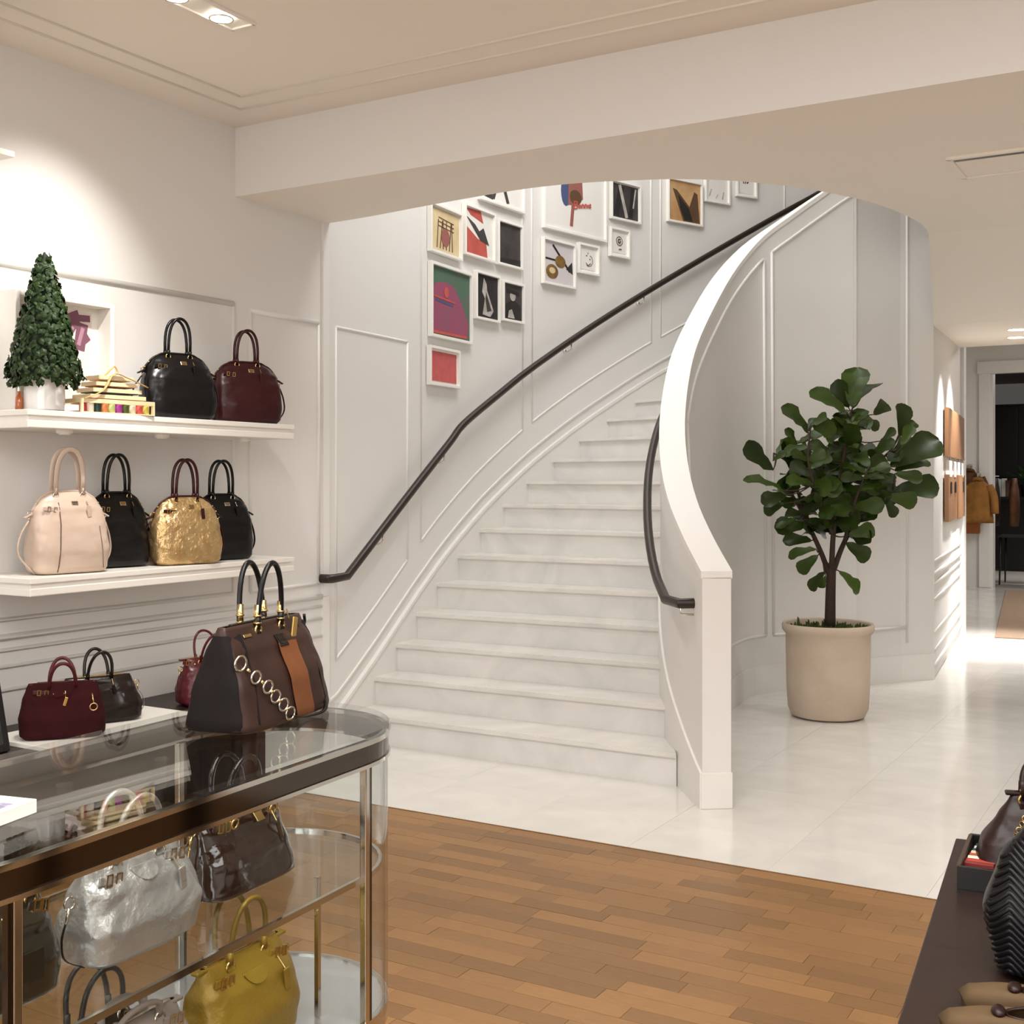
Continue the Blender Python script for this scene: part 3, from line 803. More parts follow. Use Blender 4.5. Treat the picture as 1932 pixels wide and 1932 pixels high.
# ------------------------------------------------------------------ glass display case
CR = .268; CH = .45
case = thing('display_case', 'stadium shaped glass display case with chrome frame', 'display case', (-1.795, 1.58, 0), math.radians(3.2))
def stadium(r, half=CH, n=20):
    return [(r * math.cos(a), half + r * math.sin(a)) for a in [PI * k / n for k in range(n + 1)]] + [(r * math.cos(a), -half + r * math.sin(a)) for a in [PI + PI * k / n for k in range(n + 1)]]
def ringmesh(ro, ri, z0, z1):
    o, i = stadium(ro), stadium(ri)
    return MB().loft([[Vector((p[0], p[1], z0)), Vector((p[0], p[1], z1)), Vector((q[0], q[1], z1)), Vector((q[0], q[1], z0))] for p, q in zip(o + o[:1], i + i[:1])], False, False)
CHROMEDK = mat('chrome_dark_reflection', (92, 84, 78), .1, 1)  # chrome with the dark it reflects put into its base colour
MB().prism(stadium(CR), 1.0, 1.013).build('glass_top', GLASS, case)
ringmesh(CR + .004, CR - .012, .990, 1.0).build('top_trim', CHROME, case, smooth='auto')
ringmesh(CR - .001, CR - .014, .950, .990).build('top_band', CHROMEDK, case, smooth='auto')
ringmesh(CR + .003, CR - .012, .942, .950).build('band_trim', CHROME, case, smooth='auto')
for (z, th, full) in ((.706, .008, True),):
    MB().prism(stadium(CR - .02), z - th, z).build('glass_shelf', GLASS, case)
    ringmesh(CR - .016, CR - .024, z - .011, z + .002).build('shelf_trim', CHROME, case, smooth='auto')
MB().prism(stadium(CR - .012), .37, .398).build('deck', mat('silver_deck', (196, 198, 200), .12, .6), case)
ringmesh(CR - .002, CR - .014, .36, .402).build('deck_trim', CHROME, case, smooth='auto')
MB().prism(stadium(CR - .03), .05, .37).build('plinth', mat('plinth_grey', (150, 148, 144), .4), case)
MB().prism(stadium(CR - .05), 0, .05).build('toe_kick', BLACKM, case)
for sx in (-1, 1):
    for sy in (-1, 1):
        MB().box((sx * (CR - .010), sy * CH, .672), (.016, .016, .545), bevel=.002).build('post', CHROME, case)
        MB().box((sx * (CR - .010) , sy * CH + sy * .013, .672), (.012, .009, .545)).build('post_bead', CHROMEDK, case)
    MB().box((sx * (CR - .006), 0, .672), (.006, 2 * CH - .02, .54)).build('glass_pane', GLASS, case)
    MB().box((sx * .15, CH - .02, .55), (.010, .010, .30)).build('shelf_support', CHROME, case)
for sy in (-1, 1):
    o = [(p[0], p[1]) for p in stadium(CR - .003)]; i = stadium(CR - .009)
    sel = range(0, 21) if sy > 0 else range(21, 42)
    MB().loft([[Vector((o[k][0], o[k][1], .404)), Vector((o[k][0], o[k][1], .942)), Vector((i[k][0], i[k][1], .942)), Vector((i[k][0], i[k][1], .404))] for k in sel]).build('curved_pane', GLASS, case, smooth='auto')

def trap(w, h, d): return [(.003, w * .475, d * .46), (h * .05, w * .5, d * .5), (h * .4, w * .485, d * .42), (h * .75, w * .455, d * .25), (h * .95, w * .43, d * .11), (h, w * .42, d * .08)]
# the brown bag on top of the case
fb = Bag('satchel', 'dark brown leather satchel with cognac centre stripe and ring chain on the glass case', (-1.865, 2.055, 1.0135), math.radians(101), trap(.385, .222, .185), LE['brown'], BRASS, .005, n0=6, n1=5, seed=12, freq=10, trim=LE['side'], endlift=.0)
# gusset panels
for e in (-1, 1):
    rows = []
    for i in range(15):
        z = .006 + .2 * i / 14; wx, dy = interp(fb.prof, z, 1), interp(fb.prof, z, 2); r = []
        for k in range(9):
            yv = -dy * .97 + 2 * dy * .97 * k / 8; n = fb.n(z)
            r.append(Vector((e * (wx * max(0, 1 - abs(yv / dy) ** n) ** (1 / n) + .004), yv, z)))
        rows.append(r)
    MB().strip(rows).build('gusset', LE['side'], fb.t, smooth=True)
rows = []
for i in range(18):
    z = .008 + .165 * i / 17
    rows.append([fb.fp(-.004 + .0098 * (k + 3), z, .0045) for k in range(-3, 6)])
MB().strip(rows).build('center_stripe', LE['tan'], fb.t, smooth=True)
fb.handles(.05, .21, .142, .0062, (-.008, .008), m=LE['black'], pw=.8, ydist=.022)
for sg in (-1, 1):
    for e in (-1, 1):
        MB().cyl((e * .0505, sg * .022, .213), (e * .0485, sg * .022, .262), .0072, seg=10).build('handle_sleeve', BRASS, fb.t, smooth=True)
        for zz in (.222, .238): MB().torus((e * .05, sg * .022, zz), .0078, .0025, (0, 0, 1), 10, 5).build('sleeve_bead', BRASS, fb.t, smooth=True)
fb.plate(.018, .178, .036, .032, LE['black'])
fb.tagp(.082, .222, .062, .02, .2, LE['gold2'])
fb.zipper(.13, LE['black']); fb.plate(-.1, .2, .03, .008, BRASS, False)
# ring chain across the front
pts = [(-.165, .150), (-.140, .118), (-.112, .094), (-.088, .070), (-.063, .048), (-.042, .026)]
for i, (x, z) in enumerate(pts):
    p = fb.fp(x, z, .010)
    MB().torus(p, .0135 if i else .016, .0026, (.25, 1, .1), 20, 7).build('chain_ring', NICKEL, fb.t, smooth=True)
for (x0, z0), (x1, z1) in zip(pts[:-1], pts[1:]):
    MB().cyl(fb.fp(x0 * .6 + x1 * .4, z0 * .6 + z1 * .4, .010), fb.fp(x0 * .4 + x1 * .6, z0 * .4 + z1 * .6, .010), .004, seg=8).build('chain_link', BRASS, fb.t, smooth=True)
st = [fb.fp(-.034, .018, .010), fb.fp(.03, .006, .014), fb.fp(.10, .012, .018), Vector((.19, -.05, .05)), Vector((.195, -.02, .11)), Vector((.186, 0, .165))]
MB().tube(catmull(st, 6), .0025, 6, ry=.006, up=(0, 1, 0)).build('shoulder_strap', LE['black'], fb.t, smooth=True)
MB().torus((.186, 0, .170), .012, .0025, (0, 1, 0), 14, 6).build('side_ring', BRASS, fb.t, smooth=True)
MB().tube(catmull([(.186, 0, .18), (.2, .0, .195), (.198, 0, .215)], 4), .004, 6).build('zipper_end', LE['black'], fb.t, smooth=True)
MB().tube(catmull([(.19, -.004, .165), (.218, -.004, .15), (.224, -.004, .11), (.222, -.004, .04)], 5), .0022, 6).build('luggage_cord', LE['black'], fb.t, smooth=True)
MB().box((.222, -.004, .055), (.014, .008, .085), bevel=.003).build('luggage_tag', LE['black'], fb.t)
for i in range(7): MB().sphere((.187 - .004 * abs(i - 3), -.035 + .002 * i, .03 + .02 * i), .003, u=8, v=6).build('stud', NICKEL, fb.t, smooth=True)
# bags inside
def roll(w, h, d): return [(.003, w * .40, d * .36), (h * .08, w * .455, d * .46), (h * .38, w * .5, d * .5), (h * .7, w * .465, d * .38), (h * .92, w * .42, d * .17), (h, w * .40, d * .08)]
def case_bag(label, X, Y, z, lea, hw, w, h, rz, seed, trim=None, wr=.007, shape=roll, hz=.11, d=.14, name='satchel', **k):
    b = Bag(name, label, (X, Y, z), math.radians(rz), shape(w, h, d), lea, hw, wr, seed=seed, trim=trim, freq=13)
    b.handles(.052, h * .95, hz, .0055, (-.012, .012), pw=.6, ydist=.018)
    b.buckles(-w * .37, -w * .2, h * .86); b.buckles(w * .2, w * .37, h * .88)
    return b
b = case_bag('crinkled silver leather satchel on the glass shelf of the case', -1.70, 1.53, .707, LE['silver'], NICKEL, .275, .175, 92, 21, wr=.013)
b.disc(0, .155, .03); b.tagp(.07, .135, .042, .016, -.15); b.side_strap(-1, .12, .1, .012, LE['black'], .003); b.zipper(.11)
b = case_bag('plum patent leather satchel with gold turn lock beside the silver satchel', -1.78, 1.885, .707, LE['patent'], BRASS, .28, .165, 94, 22, shape=trap, wr=.007, d=.15)
b.plate(.035, .135, .026, .022, BRASS, False); b.tagp(.08, .12, .045, .012, -.35, LE['patent'], BRASS); b.zipper(.13, BRASS)
for x in (-.045, .085): MB().torus(b.fp(x, .138, .006), .011, .0026, (0, 1, .2), 8 if x < 0 else 16, 6).build('ring_buckle', BRASS, b.t, smooth=True)
for e in (-1, 1): MB().sphere((e * .135, 0, .165), .008, u=10, v=8).build('zipper_knob', BRASS, b.t, smooth=True)
b.side_strap(-1, .14, .12, .006, BRASS, .003)
b = case_bag('dark olive patent bag on the glass shelf beside the silver satchel', -1.70, 1.25, .707, LE['olive'], BRASS, .20, .17, 92, 23, wr=.006, hz=.05)
b.zipper(.07); b.plate(0, .14, .03, .02, BRASS); MB().box(b.fp(-.0, .07, .004), (.07, .003, .05), bevel=.001).build('front_pocket', LE['olive'], b.t)
b = case_bag('mustard yellow leather satchel on the silver deck of the case', -1.72, 1.835, .399, LE['mustard'], BRASS, .29, .195, 92, 24, wr=.008, hz=.12)
b.disc(0, .165, .032); b.tagp(.075, .145, .045, .018, -.15); b.zipper(.11); b.side_strap(1, .15, .06, .006)
b = case_bag('taupe leather satchel on the silver deck beside the mustard satchel', -1.70, 1.53, .399, LE['taupe'], NICKEL, .27, .175, 92, 25, hz=.04); b.zipper(.10)
b = case_bag('small black bag with tall handles behind the taupe satchel', -1.90, 1.62, .399, LE['black'], NICKEL, .2, .10, 92, 26, hz=.105, d=.09); b.zipper(.07)
# framed print lying on the case top
pf = thing('picture_frame', 'white framed print lying flat on the glass case', 'picture frame', (-1.765, 1.155, 1.0135), math.radians(12))
MB().box((0, 0, .006), (.26, .20, .012), bevel=.001).build('backing', WHITEF, pf)
for sx in (-1, 1): MB().box((sx * .135, 0, .011), (.014, .214, .022), bevel=.001).build('frame_rail', WHITEF, pf)
for sy in (-1, 1): MB().box((0, sy * .1, .011), (.256, .014, .022), bevel=.001).build('frame_rail', WHITEF, pf)
MB().box((0, 0, .0135), (.25, .186, .002)).build('print', mat('violet_print', (92, 84, 122), .4, var=((232, 228, 226), 14, .12)), pf)
# leaning mirror at the near end of the counter
lmr = thing('easel_mirror', 'black framed mirror leaning on the low counter', 'mirror', (-4.0, 2.865, .511), math.radians(96))
M = Matrix.Rotation(math.radians(-12), 4, 'X')
for sx in (-1, 1): MB().mbox(M @ Matrix.Translation((sx * .13, 0, .2)), (.03, .03, .40), .003).build('frame_rail', BLACKM, lmr)
for z in (.015, .385): MB().mbox(M @ Matrix.Translation((0, 0, z)), (.23, .03, .03), .003).build('frame_rail', BLACKM, lmr)
MB().mbox(M @ Matrix.Translation((0, 0, .2)), (.235, .008, .345)).build('mirror_glass', mat('mirror', (214, 228, 224), .03, 1), lmr)

# ------------------------------------------------------------------ upper shelf decoration
ZS = 1.838
top = thing('topiary', 'cone shaped ivy topiary in a white ceramic pot on the upper shelf', 'plant', (-4.20, on_x(84, 760, -4.20).y, ZS))
MB().lathe([(.07, 0), (.079, .004), (.081, .05), (.079, .13), (.08, .137), (.073, .137), (.071, .125)], seg=36, cap1=False).build('pot', mat('white_glaze', (232, 230, 226), .15, coat=.5), top, smooth='auto')
MB().lathe([(.07, .12), (.03, .128), (.005, .13)], seg=20).build('soil', mat('soil', (50, 38, 28), .9), top)
MB().cyl((0, 0, .1), (.003, 0, .58), .01, .004, 8).build('stem', mat('bark', (70, 52, 38), .9), top)
fo = MB(); LG = mat('ivy_leaf', (40, 62, 20), .55, var=((20, 36, 11), 60, .3), spec=.3)
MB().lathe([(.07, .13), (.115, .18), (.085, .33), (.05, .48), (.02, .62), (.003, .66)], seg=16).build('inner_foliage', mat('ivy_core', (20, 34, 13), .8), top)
for i in range(1500):
    t = 1 - (1 - random.random()) ** .62
    z = .105 + .555 * t; r = (.142 * (1 - t) ** .85 + .016) * srand(.9, 1.06) * (.86 if z < .14 else 1)
    a = random.random() * 2 * PI; c = Vector((r * math.cos(a), r * math.sin(a), z))
    nrm = (Vector((math.cos(a), math.sin(a), .35)) + Vector((srand(-.6, .6), srand(-.6, .6), srand(-.6, .5)))).normalized()
    tx = nrm.cross(Vector((0, 0, 1))).normalized(); ty = nrm.cross(tx) * -1; s_ = srand(.011, .019)
    rot = srand(-1.2, 1.2) + PI
    ux = tx * math.cos(rot) + ty * math.sin(rot); uy = -tx * math.sin(rot) + ty * math.cos(rot)
    V = [fo.bm.verts.new(c + ux * x * s_ + uy * y * s_ + nrm * n_ * s_) for x, y, n_ in ((0, -.8, 0), (.75, -.2, -.15), (.5, .5, -.1), (0, 1.1, -.3), (-.5, .5, -.1), (-.75, -.2, -.15), (0, 0, .12))]
    for k in range(6): fo.bm.faces.new((V[k], V[(k + 1) % 6], V[6]))
fo.build('ivy_foliage', LG, top, recalc=False, kind='stuff')
fr = thing('box_picture', 'deep white box frame with a plum drawing leaning behind the topiary', 'picture frame', (-4.39, (on_x(40, 700, -4.3).y + on_x(226, 700, -4.3).y) / 2, ZS), H90)
fw_ = on_x(226, 700, -4.3).y - on_x(40, 700, -4.3).y; fh_ = .515
for sx in (-1, 1): MB().box((sx * (fw_ / 2 - .011), 0, fh_ / 2), (.022, .11, fh_), bevel=.002).build('frame_rail', WHITEF, fr)
for z in (.011, fh_ - .011): MB().box((0, 0, z), (fw_ - .044, .11, .022), bevel=.002).build('frame_rail', WHITEF, fr)
MB().box((0, .035, fh_ / 2), (fw_ - .04, .01, fh_ - .04)).build('backing', MATB, fr)
pr = MB().box((-.01, .028, fh_ / 2 - .01), (fw_ - .10, .003, fh_ - .07)).build('print', mat('print_paper', (226, 214, 208), .7), fr)
def flat(parent, polys, y, m, name='print_shape', th=.0012):
    mb = MB()
    for i_, pl in enumerate(polys): mb.prism(pl, 0, th, lambda X, Y, Z, i_=i_: Vector((X, y - Z - i_ * .00012, Y)))
    return mb.build(name, m, parent)
def bar(x0, y0, x1, y1, wd):
    d = Vector((x1 - x0, y1 - y0)).normalized(); n = Vector((-d.y, d.x)) * wd / 2
    return [(x0 - n.x, y0 - n.y), (x1 - n.x, y1 - n.y), (x1 + n.x, y1 + n.y), (x0 + n.x, y0 + n.y)]
PLUM = mat('plum_ink', (120, 78, 96), .7); MAUVE = mat('mauve_ink', (170, 128, 144), .7); OCHRE = mat('ochre_ink', (176, 140, 84), .7)
flat(fr, [bar(.0, .40, .13, .455, .05), bar(.10, .44, .18, .34, .035), bar(.03, .31, .10, .42, .05), bar(.13, .30, .15, .42, .06), bar(.06, .44, .19, .445, .03)], .0255, PLUM)
flat(fr, [bar(.045, .33, .095, .40, .02), bar(.125, .32, .15, .4, .02)], .0238, MAUVE)
flat(fr, [[(.07 + (.055 if k % 2 else .025) * math.cos(2 * PI * k / 18), .21 + (.055 if k % 2 else .025) * math.sin(2 * PI * k / 18)) for k in range(18)]], .0255, MAUVE)
flat(fr, [bar(-.18, .42, -.02, .44, .05), bar(-.19, .25, -.14, .43, .05)], .0255, OCHRE)
bt = thing('amber_bottle', 'slim amber bottle behind the topiary pot', 'bottle', (-4.25, on_x(40, 760, -4.25).y - .01, ZS))
MB().lathe([(.014, 0), (.016, .003), (.015, .055), (.006, .068), (.006, .085)], seg=16).build('bottle_body', mat('amber_glass', (176, 92, 40), .15, coat=.6), bt, smooth='auto')
MB().lathe([(.008, .08), (.008, .098)], seg=12).build('cap', NICKEL, bt, smooth='auto')
bk = thing('slatted_basket', 'small slatted wooden basket with coloured ribbon spools on the upper shelf', 'basket', (-4.2, on_x(203, 765, -4.2).y, ZS), math.radians(82))
PINE = mat('pale_pine', (232, 214, 176), .5, var=((214, 190, 146), 10, .3)); BW, BD = .36, .17
MB().box((0, 0, .003), (BW, BD, .006)).build('tray_base', PINE, bk)
for sy in (-1, 1): MB().box((0, sy * BD / 2, .053), (BW, .006, .018)).build('tray_slat', PINE, bk)
for sx in (-1, 1): MB().box((sx * BW / 2, 0, .053), (.006, BD, .018)).build('tray_slat', PINE, bk)
for sx in (-1, 1):
    for sy in (-1, 1): MB().box((sx * (BW / 2 - .004), sy * (BD / 2 - .004), .03), (.012, .012, .06)).build('corner_post', PINE, bk)
cols = [(176, 40, 52), (235, 228, 214), (30, 58, 48), (222, 136, 84), (198, 214, 140), (170, 60, 160), (84, 92, 36), (236, 226, 200), (214, 92, 84), (214, 200, 100)]
for i, c in enumerate(cols):
    MB().cyl((-.155 + i * .0345, -.055, .006), (-.155 + i * .0345, -.055, .044), .016, seg=14).build('ribbon_spool', mat('ribbon_%d' % i, c, .5), bk, smooth='auto')
for j in range(4):
    z = .075 + j * .028; w_ = .27 - j * .035; d_ = .14 - j * .012
    for sy in (-1, 1): MB().box((.01, sy * d_ / 2, z), (w_, .005, .017)).build('slat', PINE, bk)
    for sx in (-1, 1): MB().box((.01 + sx * w_ / 2, 0, z), (.005, d_, .017)).build('slat', PINE, bk)
    MB().box((.01, 0, z - .006), (w_ - .02, d_ - .02, .012)).build('ribbon_layer', mat('ribbon_layer_%d' % j, ((150, 40, 60), (80, 120, 90), (200, 120, 80), (220, 200, 150))[j], .6), bk)
MB().tube(catmull([(-.17, -.09, .06), (-.08, -.09, .10), (-.01, -.06, .175), (.06, -.07, .16), (.15, -.08, .125)], 6), .009, 6, ry=.002).build('ribbon_band', mat('kraft_ribbon', (196, 160, 104), .6), bk, smooth=True)
MB().tube(catmull([(-.02, 0, .165), (.01, -.01, .2), (.035, 0, .215), (.05, 0, .19), (.02, -.01, .17)], 6), .004, 6).build('ribbon_bow', mat('kraft_ribbon'), bk, smooth=True)
# ------------------------------------------------------------------ pictures on the stair wall
def ink(name, c, c2=None, s=12, k=.2): return mat(name, c, .6, var=((c2, s, k) if c2 else None))
def picture(label, u0, u1, v0, v1, paper, shapes=(), border=.018, matw=.0, depth=.035):
    uc, vc = (u0 + u1) / 2, (v0 + v1) / 2
    a, _ = on_curve(u0, vc, OUTER); b, _ = on_curve(u1, vc, OUTER); c, tan = on_curve(uc, vc, OUTER)
    W = (Vector((b.x, b.y, 0)) - Vector((a.x, a.y, 0))).length
    d = proj(c)[2]; Hh = (v1 - v0) * d / FPX
    rz = math.atan2(tan.y, tan.x)
    nrm = Vector((tan.y, -tan.x, 0))
    t = thing('picture_frame', label, 'picture frame', c + nrm * (depth / 2 + .006), rz, 'white framed pictures on the stair wall')
    for sx in (-1, 1): MB().box((sx * (W / 2 - border / 2), 0, 0), (border, depth, Hh), bevel=.002).build('frame_rail', WHITEF, t)
    for sz in (-1, 1): MB().box((0, 0, sz * (Hh / 2 - border / 2)), (W - 2 * border, depth, border), bevel=.002).build('frame_rail', WHITEF, t)
    MB().box((0, .008, 0), (W - border, .006, Hh - border)).build('mat_board', MATB, t)
    iw, ih = (W - 2 * border - 2 * matw), (Hh - 2 * border - 2 * matw)
    MB().box((0, .003, 0), (iw, .003, ih)).build('print', paper, t)
    for i, (m_, polys) in enumerate(shapes):
        flat(t, [[(x * iw / 2, y * ih / 2) for x, y in pl] for pl in polys], .0012 - i * .0012, m_)
    return t
def ell(cx, cy, rx, ry, n=16, a0=0, a1=2 * PI):
    return [(cx + rx * math.cos(a0 + (a1 - a0) * k / n), cy + ry * math.sin(a0 + (a1 - a0) * k / n)) for k in range(n if a1 - a0 > 6 else n + 1)]
GREY = ink('photo_grey', (70, 66, 64), (48, 44, 43), 10); BLK = ink('photo_black', (34, 31, 30)); LGT = ink('photo_light', (196, 190, 182), (150, 144, 138), 20)
RED = ink('red_ink', (196, 92, 80), (176, 78, 68), 10); CORAL = ink('coral_paper', (202, 98, 96), (190, 86, 86), 20); GREEN = ink('green_ink', (66, 112, 88), (92, 100, 90), 6)
PINK = ink('magenta_ink', (156, 70, 102), (136, 80, 100), 6); BLUE = ink('blue_ink', (72, 82, 122)); SKIN = ink('rust_ink', (150, 92, 84)); CREAM = ink('cream_paper', (222, 206, 166), (206, 180, 134), 8)
UMB = ink('umber_ink', (92, 66, 44)); PALE = ink('pale_paper', (230, 226, 220)); SEP = ink('sepia_ground', (206, 172, 126), (176, 130, 84), 5); GOLDI = ink('olive_gold', (140, 108, 52), (104, 78, 36), 14); LAV = ink('lavender_ground', (206, 198, 200))
sk = [bar(-.6 + .22 * i, -.9, -.5 + .2 * i + .1 * math.sin(i * 2), .5, .05) for i in range(6)] + [bar(-.5, .6 - .2 * j, .6, .5 - .2 * j, .04) for j in range(3)]
picture('framed ochre sketch with brown line figures above the green and pink print', 805, 865, 392, 484, CREAM, ((UMB, sk), (SKIN, [ell(0, -.3, .3, .45)])), matw=.01)
picture('framed red and white abstract print between the ochre sketch and the dark photo', 870, 928, 394, 489, PALE, ((RED, [[(-.95, -1), (.6, -1), (.5, -.3), (-.1, -.25), (-.95, .2)], [(-.9, .95), (.1, 1), (.3, .5), (-.6, .7)]]), (GREY, [[(-.9, .6), (.1, -.3), (.7, -.4), (.3, .3), (0, .1), (-.3, .35)]])))
picture('framed dark grey photograph beside the red abstract print', 933, 980, 420, 505, GREY, ((BLK, [[(-1, -1), (1, -1), (1, -.65), (-1, -.75)]]),))
picture('large framed print of a magenta handbag on green', 806, 885, 505, 643, GREEN, ((PINK, [[(-1, -.9), (.85, -.95), (.95, -.5), (.55, .1), (.1, .55), (-.3, .6), (-.8, .5), (-1, .2)]]), (BLUE, [bar(-.8, .02, .1, -.05, .07)]), (RED, [bar(-.9, .12, .2, .05, .05), bar(-.9, -.92, .8, -.9, .08), ell(-.25, .3, .12, .16)])), border=.02)
picture('framed black and white photograph of a pale draped figure', 891, 937, 516, 606, BLK, ((LGT, [[(-.3, .85), (-.05, .6), (0, .3), (.6, -.6), (.3, -.9), (-.4, -.85), (-.2, -.1), (-.45, .2)]]), (GREY, [[(-.1, .2), (.4, -.6), (0, -.7), (-.15, -.1)]])))
picture('small framed black and white portrait beside the draped figure', 942, 983, 533, 609, GREY, ((BLK, [[(-.9, -.9), (.9, -.9), (.8, -.1), (0, .15), (-.8, -.2)]]), (LGT, [ell(0, .35, .3, .28), [(-.5, -.9), (.2, -.9), (-.1, -.4), (-.4, -.5)]]), (BLK, [bar(-.6, .62, .7, .5, .2)])))
picture('small framed plain coral red print hanging lowest on the wall', 803, 861, 657, 730, CORAL, (), matw=.014)
picture('wide framed sketch cut by the ceiling above the dark grey photograph', 900, 984, 285, 391, PALE, ((GREY, [bar(-.4, -.9, -.2, -.2, .12), bar(.3, -.9, .1, -.3, .14), bar(-.8, -.8, -.4, -.85, .2)]),), border=.02)
def scribble(x0, y0, sx, sy):
    """a hand-written red word: Bonnie"""
    let = [[(0, 0), (0, 1), (.5, .9), (.5, .6), (0, .5), (.55, .4), (.5, 0), (0, 0)], [(.8, .1), (.7, .35), (.95, .5), (1.1, .25), (.9, .05), (.8, .1)],
           [(1.25, 0), (1.3, .5), (1.55, .45), (1.6, 0)], [(1.75, 0), (1.8, .5), (2.05, .45), (2.1, 0)], [(2.3, 0), (2.3, .45)], [(2.5, .25), (2.8, .3), (2.7, .5), (2.5, .3), (2.55, .02), (2.85, .08)]]
    out = []
    for l in let:
        for p, q_ in zip(l[:-1], l[1:]):
            out.append(bar(x0 + p[0] * sx, y0 + p[1] * sy + p[0] * sx * .25, x0 + q_[0] * sx, y0 + q_[1] * sy + q_[0] * sx * .25, .035))
    return out
picture('large white framed figure drawing with red script, cut by the ceiling', 1022, 1141, 295, 445, PALE, ((BLUE, [ell(-.32, .05, .16, .4)]), (SKIN, [[(-.2, .9), (.2, .9), (.25, -.05), (0, -.25), (-.25, -.3)], bar(-.14, -.85, -.08, -.25, .10)]), (UMB, [ell(.0, -.05, .2, .2)]), (RED, scribble(-.05, -.36, .2, .2))), border=.022, matw=.0)
picture('framed black and white abstract photograph with a pale diagonal', 1148, 1204, 345, 419, GREY, ((BLK, [bar(-.7, -.9, -.3, .9, .4), bar(.4, -.9, .6, .9, .3)]), (LGT, [bar(-.45, .95, .1, -.95, .22), bar(.6, -.3, .8, .9, .1)])), matw=.008)
def cring(cx, cy, r, wd, a0=0.0, a1=2 * PI, n=14): return [bar(cx + r * math.cos(a0 + (a1 - a0) * k / n), cy + r * math.sin(a0 + (a1 - a0) * k / n), cx + r * math.cos(a0 + (a1 - a0) * (k + 1) / n), cy + r * math.sin(a0 + (a1 - a0) * (k + 1) / n), wd) for k in range(n)]
picture('tiny framed drawing of a round spiral mark', 1146, 1183, 432, 487, PALE, ((UMB, cring(0, .2, .45, .08) + cring(0, .2, .2, .14, .6, 5.4) + [bar(-.1, -.65, .3, -.6, .1), bar(0, .15, .22, .15, .12)]),), matw=.022)
picture('tiny framed line drawing of a face hanging under the figure drawing', 1086, 1125, 462, 519, PALE, ((UMB, [ell(-.2, .35, .08, .07), ell(.25, .05, .07, .07), bar(-.3, -.35, 0, -.6, .08), bar(0, -.6, .35, -.35, .08), bar(-.05, .5, .0, .7, .06)]), (GOLDI, cring(.05, -.1, .55, .05, 4.2, 7.5))), matw=.022)
picture('framed photograph of a gold buckle and dark straps', 1019, 1081, 455, 541, LAV, ((BLK, [bar(-.4, .85, .75, -.3, .12), bar(-1, .15, .1, .12, .09), [(.5, -.2), (.95, -.4), (.9, .2)]]), (GOLDI, [ell(.1, .1, .35, .3), ell(-.45, -.45, .4, .35)]), (CREAM, [ell(-.45, -.4, .2, .15)])))
picture('framed sepia picture of a dark draped skirt', 1256, 1321, 341, 424, SEP, ((UMB, [[(-.75, .6), (-.5, .55), (.3, -.2), (.6, .6), (.8, .5), (.95, -.95), (-.1, -.95), (-.45, -.1)]]), (BLK, [[(-.4, .3), (.25, -.3), (.5, -.9), (0, -.9), (-.3, -.3)]])))
picture('small pale framed sketch next to the sepia picture', 1326, 1373, 322, 385, PALE, ((LGT, [bar(-.7, -.7, -.5, -.2, .08), bar(.5, -.8, .6, -.3, .1), bar(-.1, -.8, .1, -.5, .06)]),))
picture('smallest framed card with dark lettering high on the stair wall', 1386, 1424, 318, 374, PALE, ((GREY, [bar(-.4, -.1, -.4, .4, .12), bar(-.2, -.1, -.05, .15, .12), bar(.05, -.05, .3, .1, .14)]),), matw=.018)

# ------------------------------------------------------------------ fiddle-leaf fig
pb = on_z(1562, 1351, 0)
fig = thing('fiddle_leaf_fig', 'tall fiddle leaf fig tree in a round terracotta planter', 'plant', (pb.x, pb.y, 0))
TERRA = mat('pale_terracotta', (204, 188, 170), .75, bump=(30, .15), var=((190, 170, 150), 5, .3))
pr_ = [(.20, 0), (.235, .012), (.258, .06), (.267, .2), (.272, .45), (.272, .54), (.281, .553), (.295, .57), (.298, .60), (.29, .615), (.272, .61), (.262, .59), (.26, .55)]
pot = MB().lathe(pr_, seg=48, cap1=False).build('planter', TERRA, fig, smooth='auto')
MB().lathe([(.262, .565), (.15, .575), (.01, .58)], seg=32).build('soil', mat('moss_soil', (52, 58, 26), .9, var=((34, 30, 18), 40, .3), bump=(60, .6, .02)), fig)
ms = MB()
for i in range(160):
    a = srand(0, 2 * PI); r = .25 * math.sqrt(random.random()); z0 = .57
    for k in range(2):
        b_ = a + srand(-1, 1); h = srand(.015, .04) * (1.8 if random.random() < .05 else 1); c = Vector((r * math.cos(a), r * math.sin(a), z0)); e = Vector((math.cos(b_), math.sin(b_), 0)) * .012
        V = [ms.bm.verts.new(c - e), ms.bm.verts.new(c + e), ms.bm.verts.new(c + e * .6 + Vector((0, 0, h))), ms.bm.verts.new(c - e * .4 + Vector((0, 0, h * .8)))]
        ms.bm.faces.new(V)
ms.build('moss', mat('moss', (64, 82, 32), .8), fig, recalc=False, kind='stuff')
D0 = proj((pb.x, pb.y, 0))[2]
def fl(u, v, dd=0.0):
    p = at(u, v, D0 + dd); return Vector((p.x - pb.x, p.y - pb.y, p.z))
BARK = mat('fig_bark', (58, 42, 32), .85, bump=(80, .4))
MB().tube(catmull([fl(1566, 1180), fl(1567, 1120), fl(1569, 1065)], 4), [.036 - .0008 * k for k in range(9)], 10).build('trunk', BARK, fig, smooth=True)
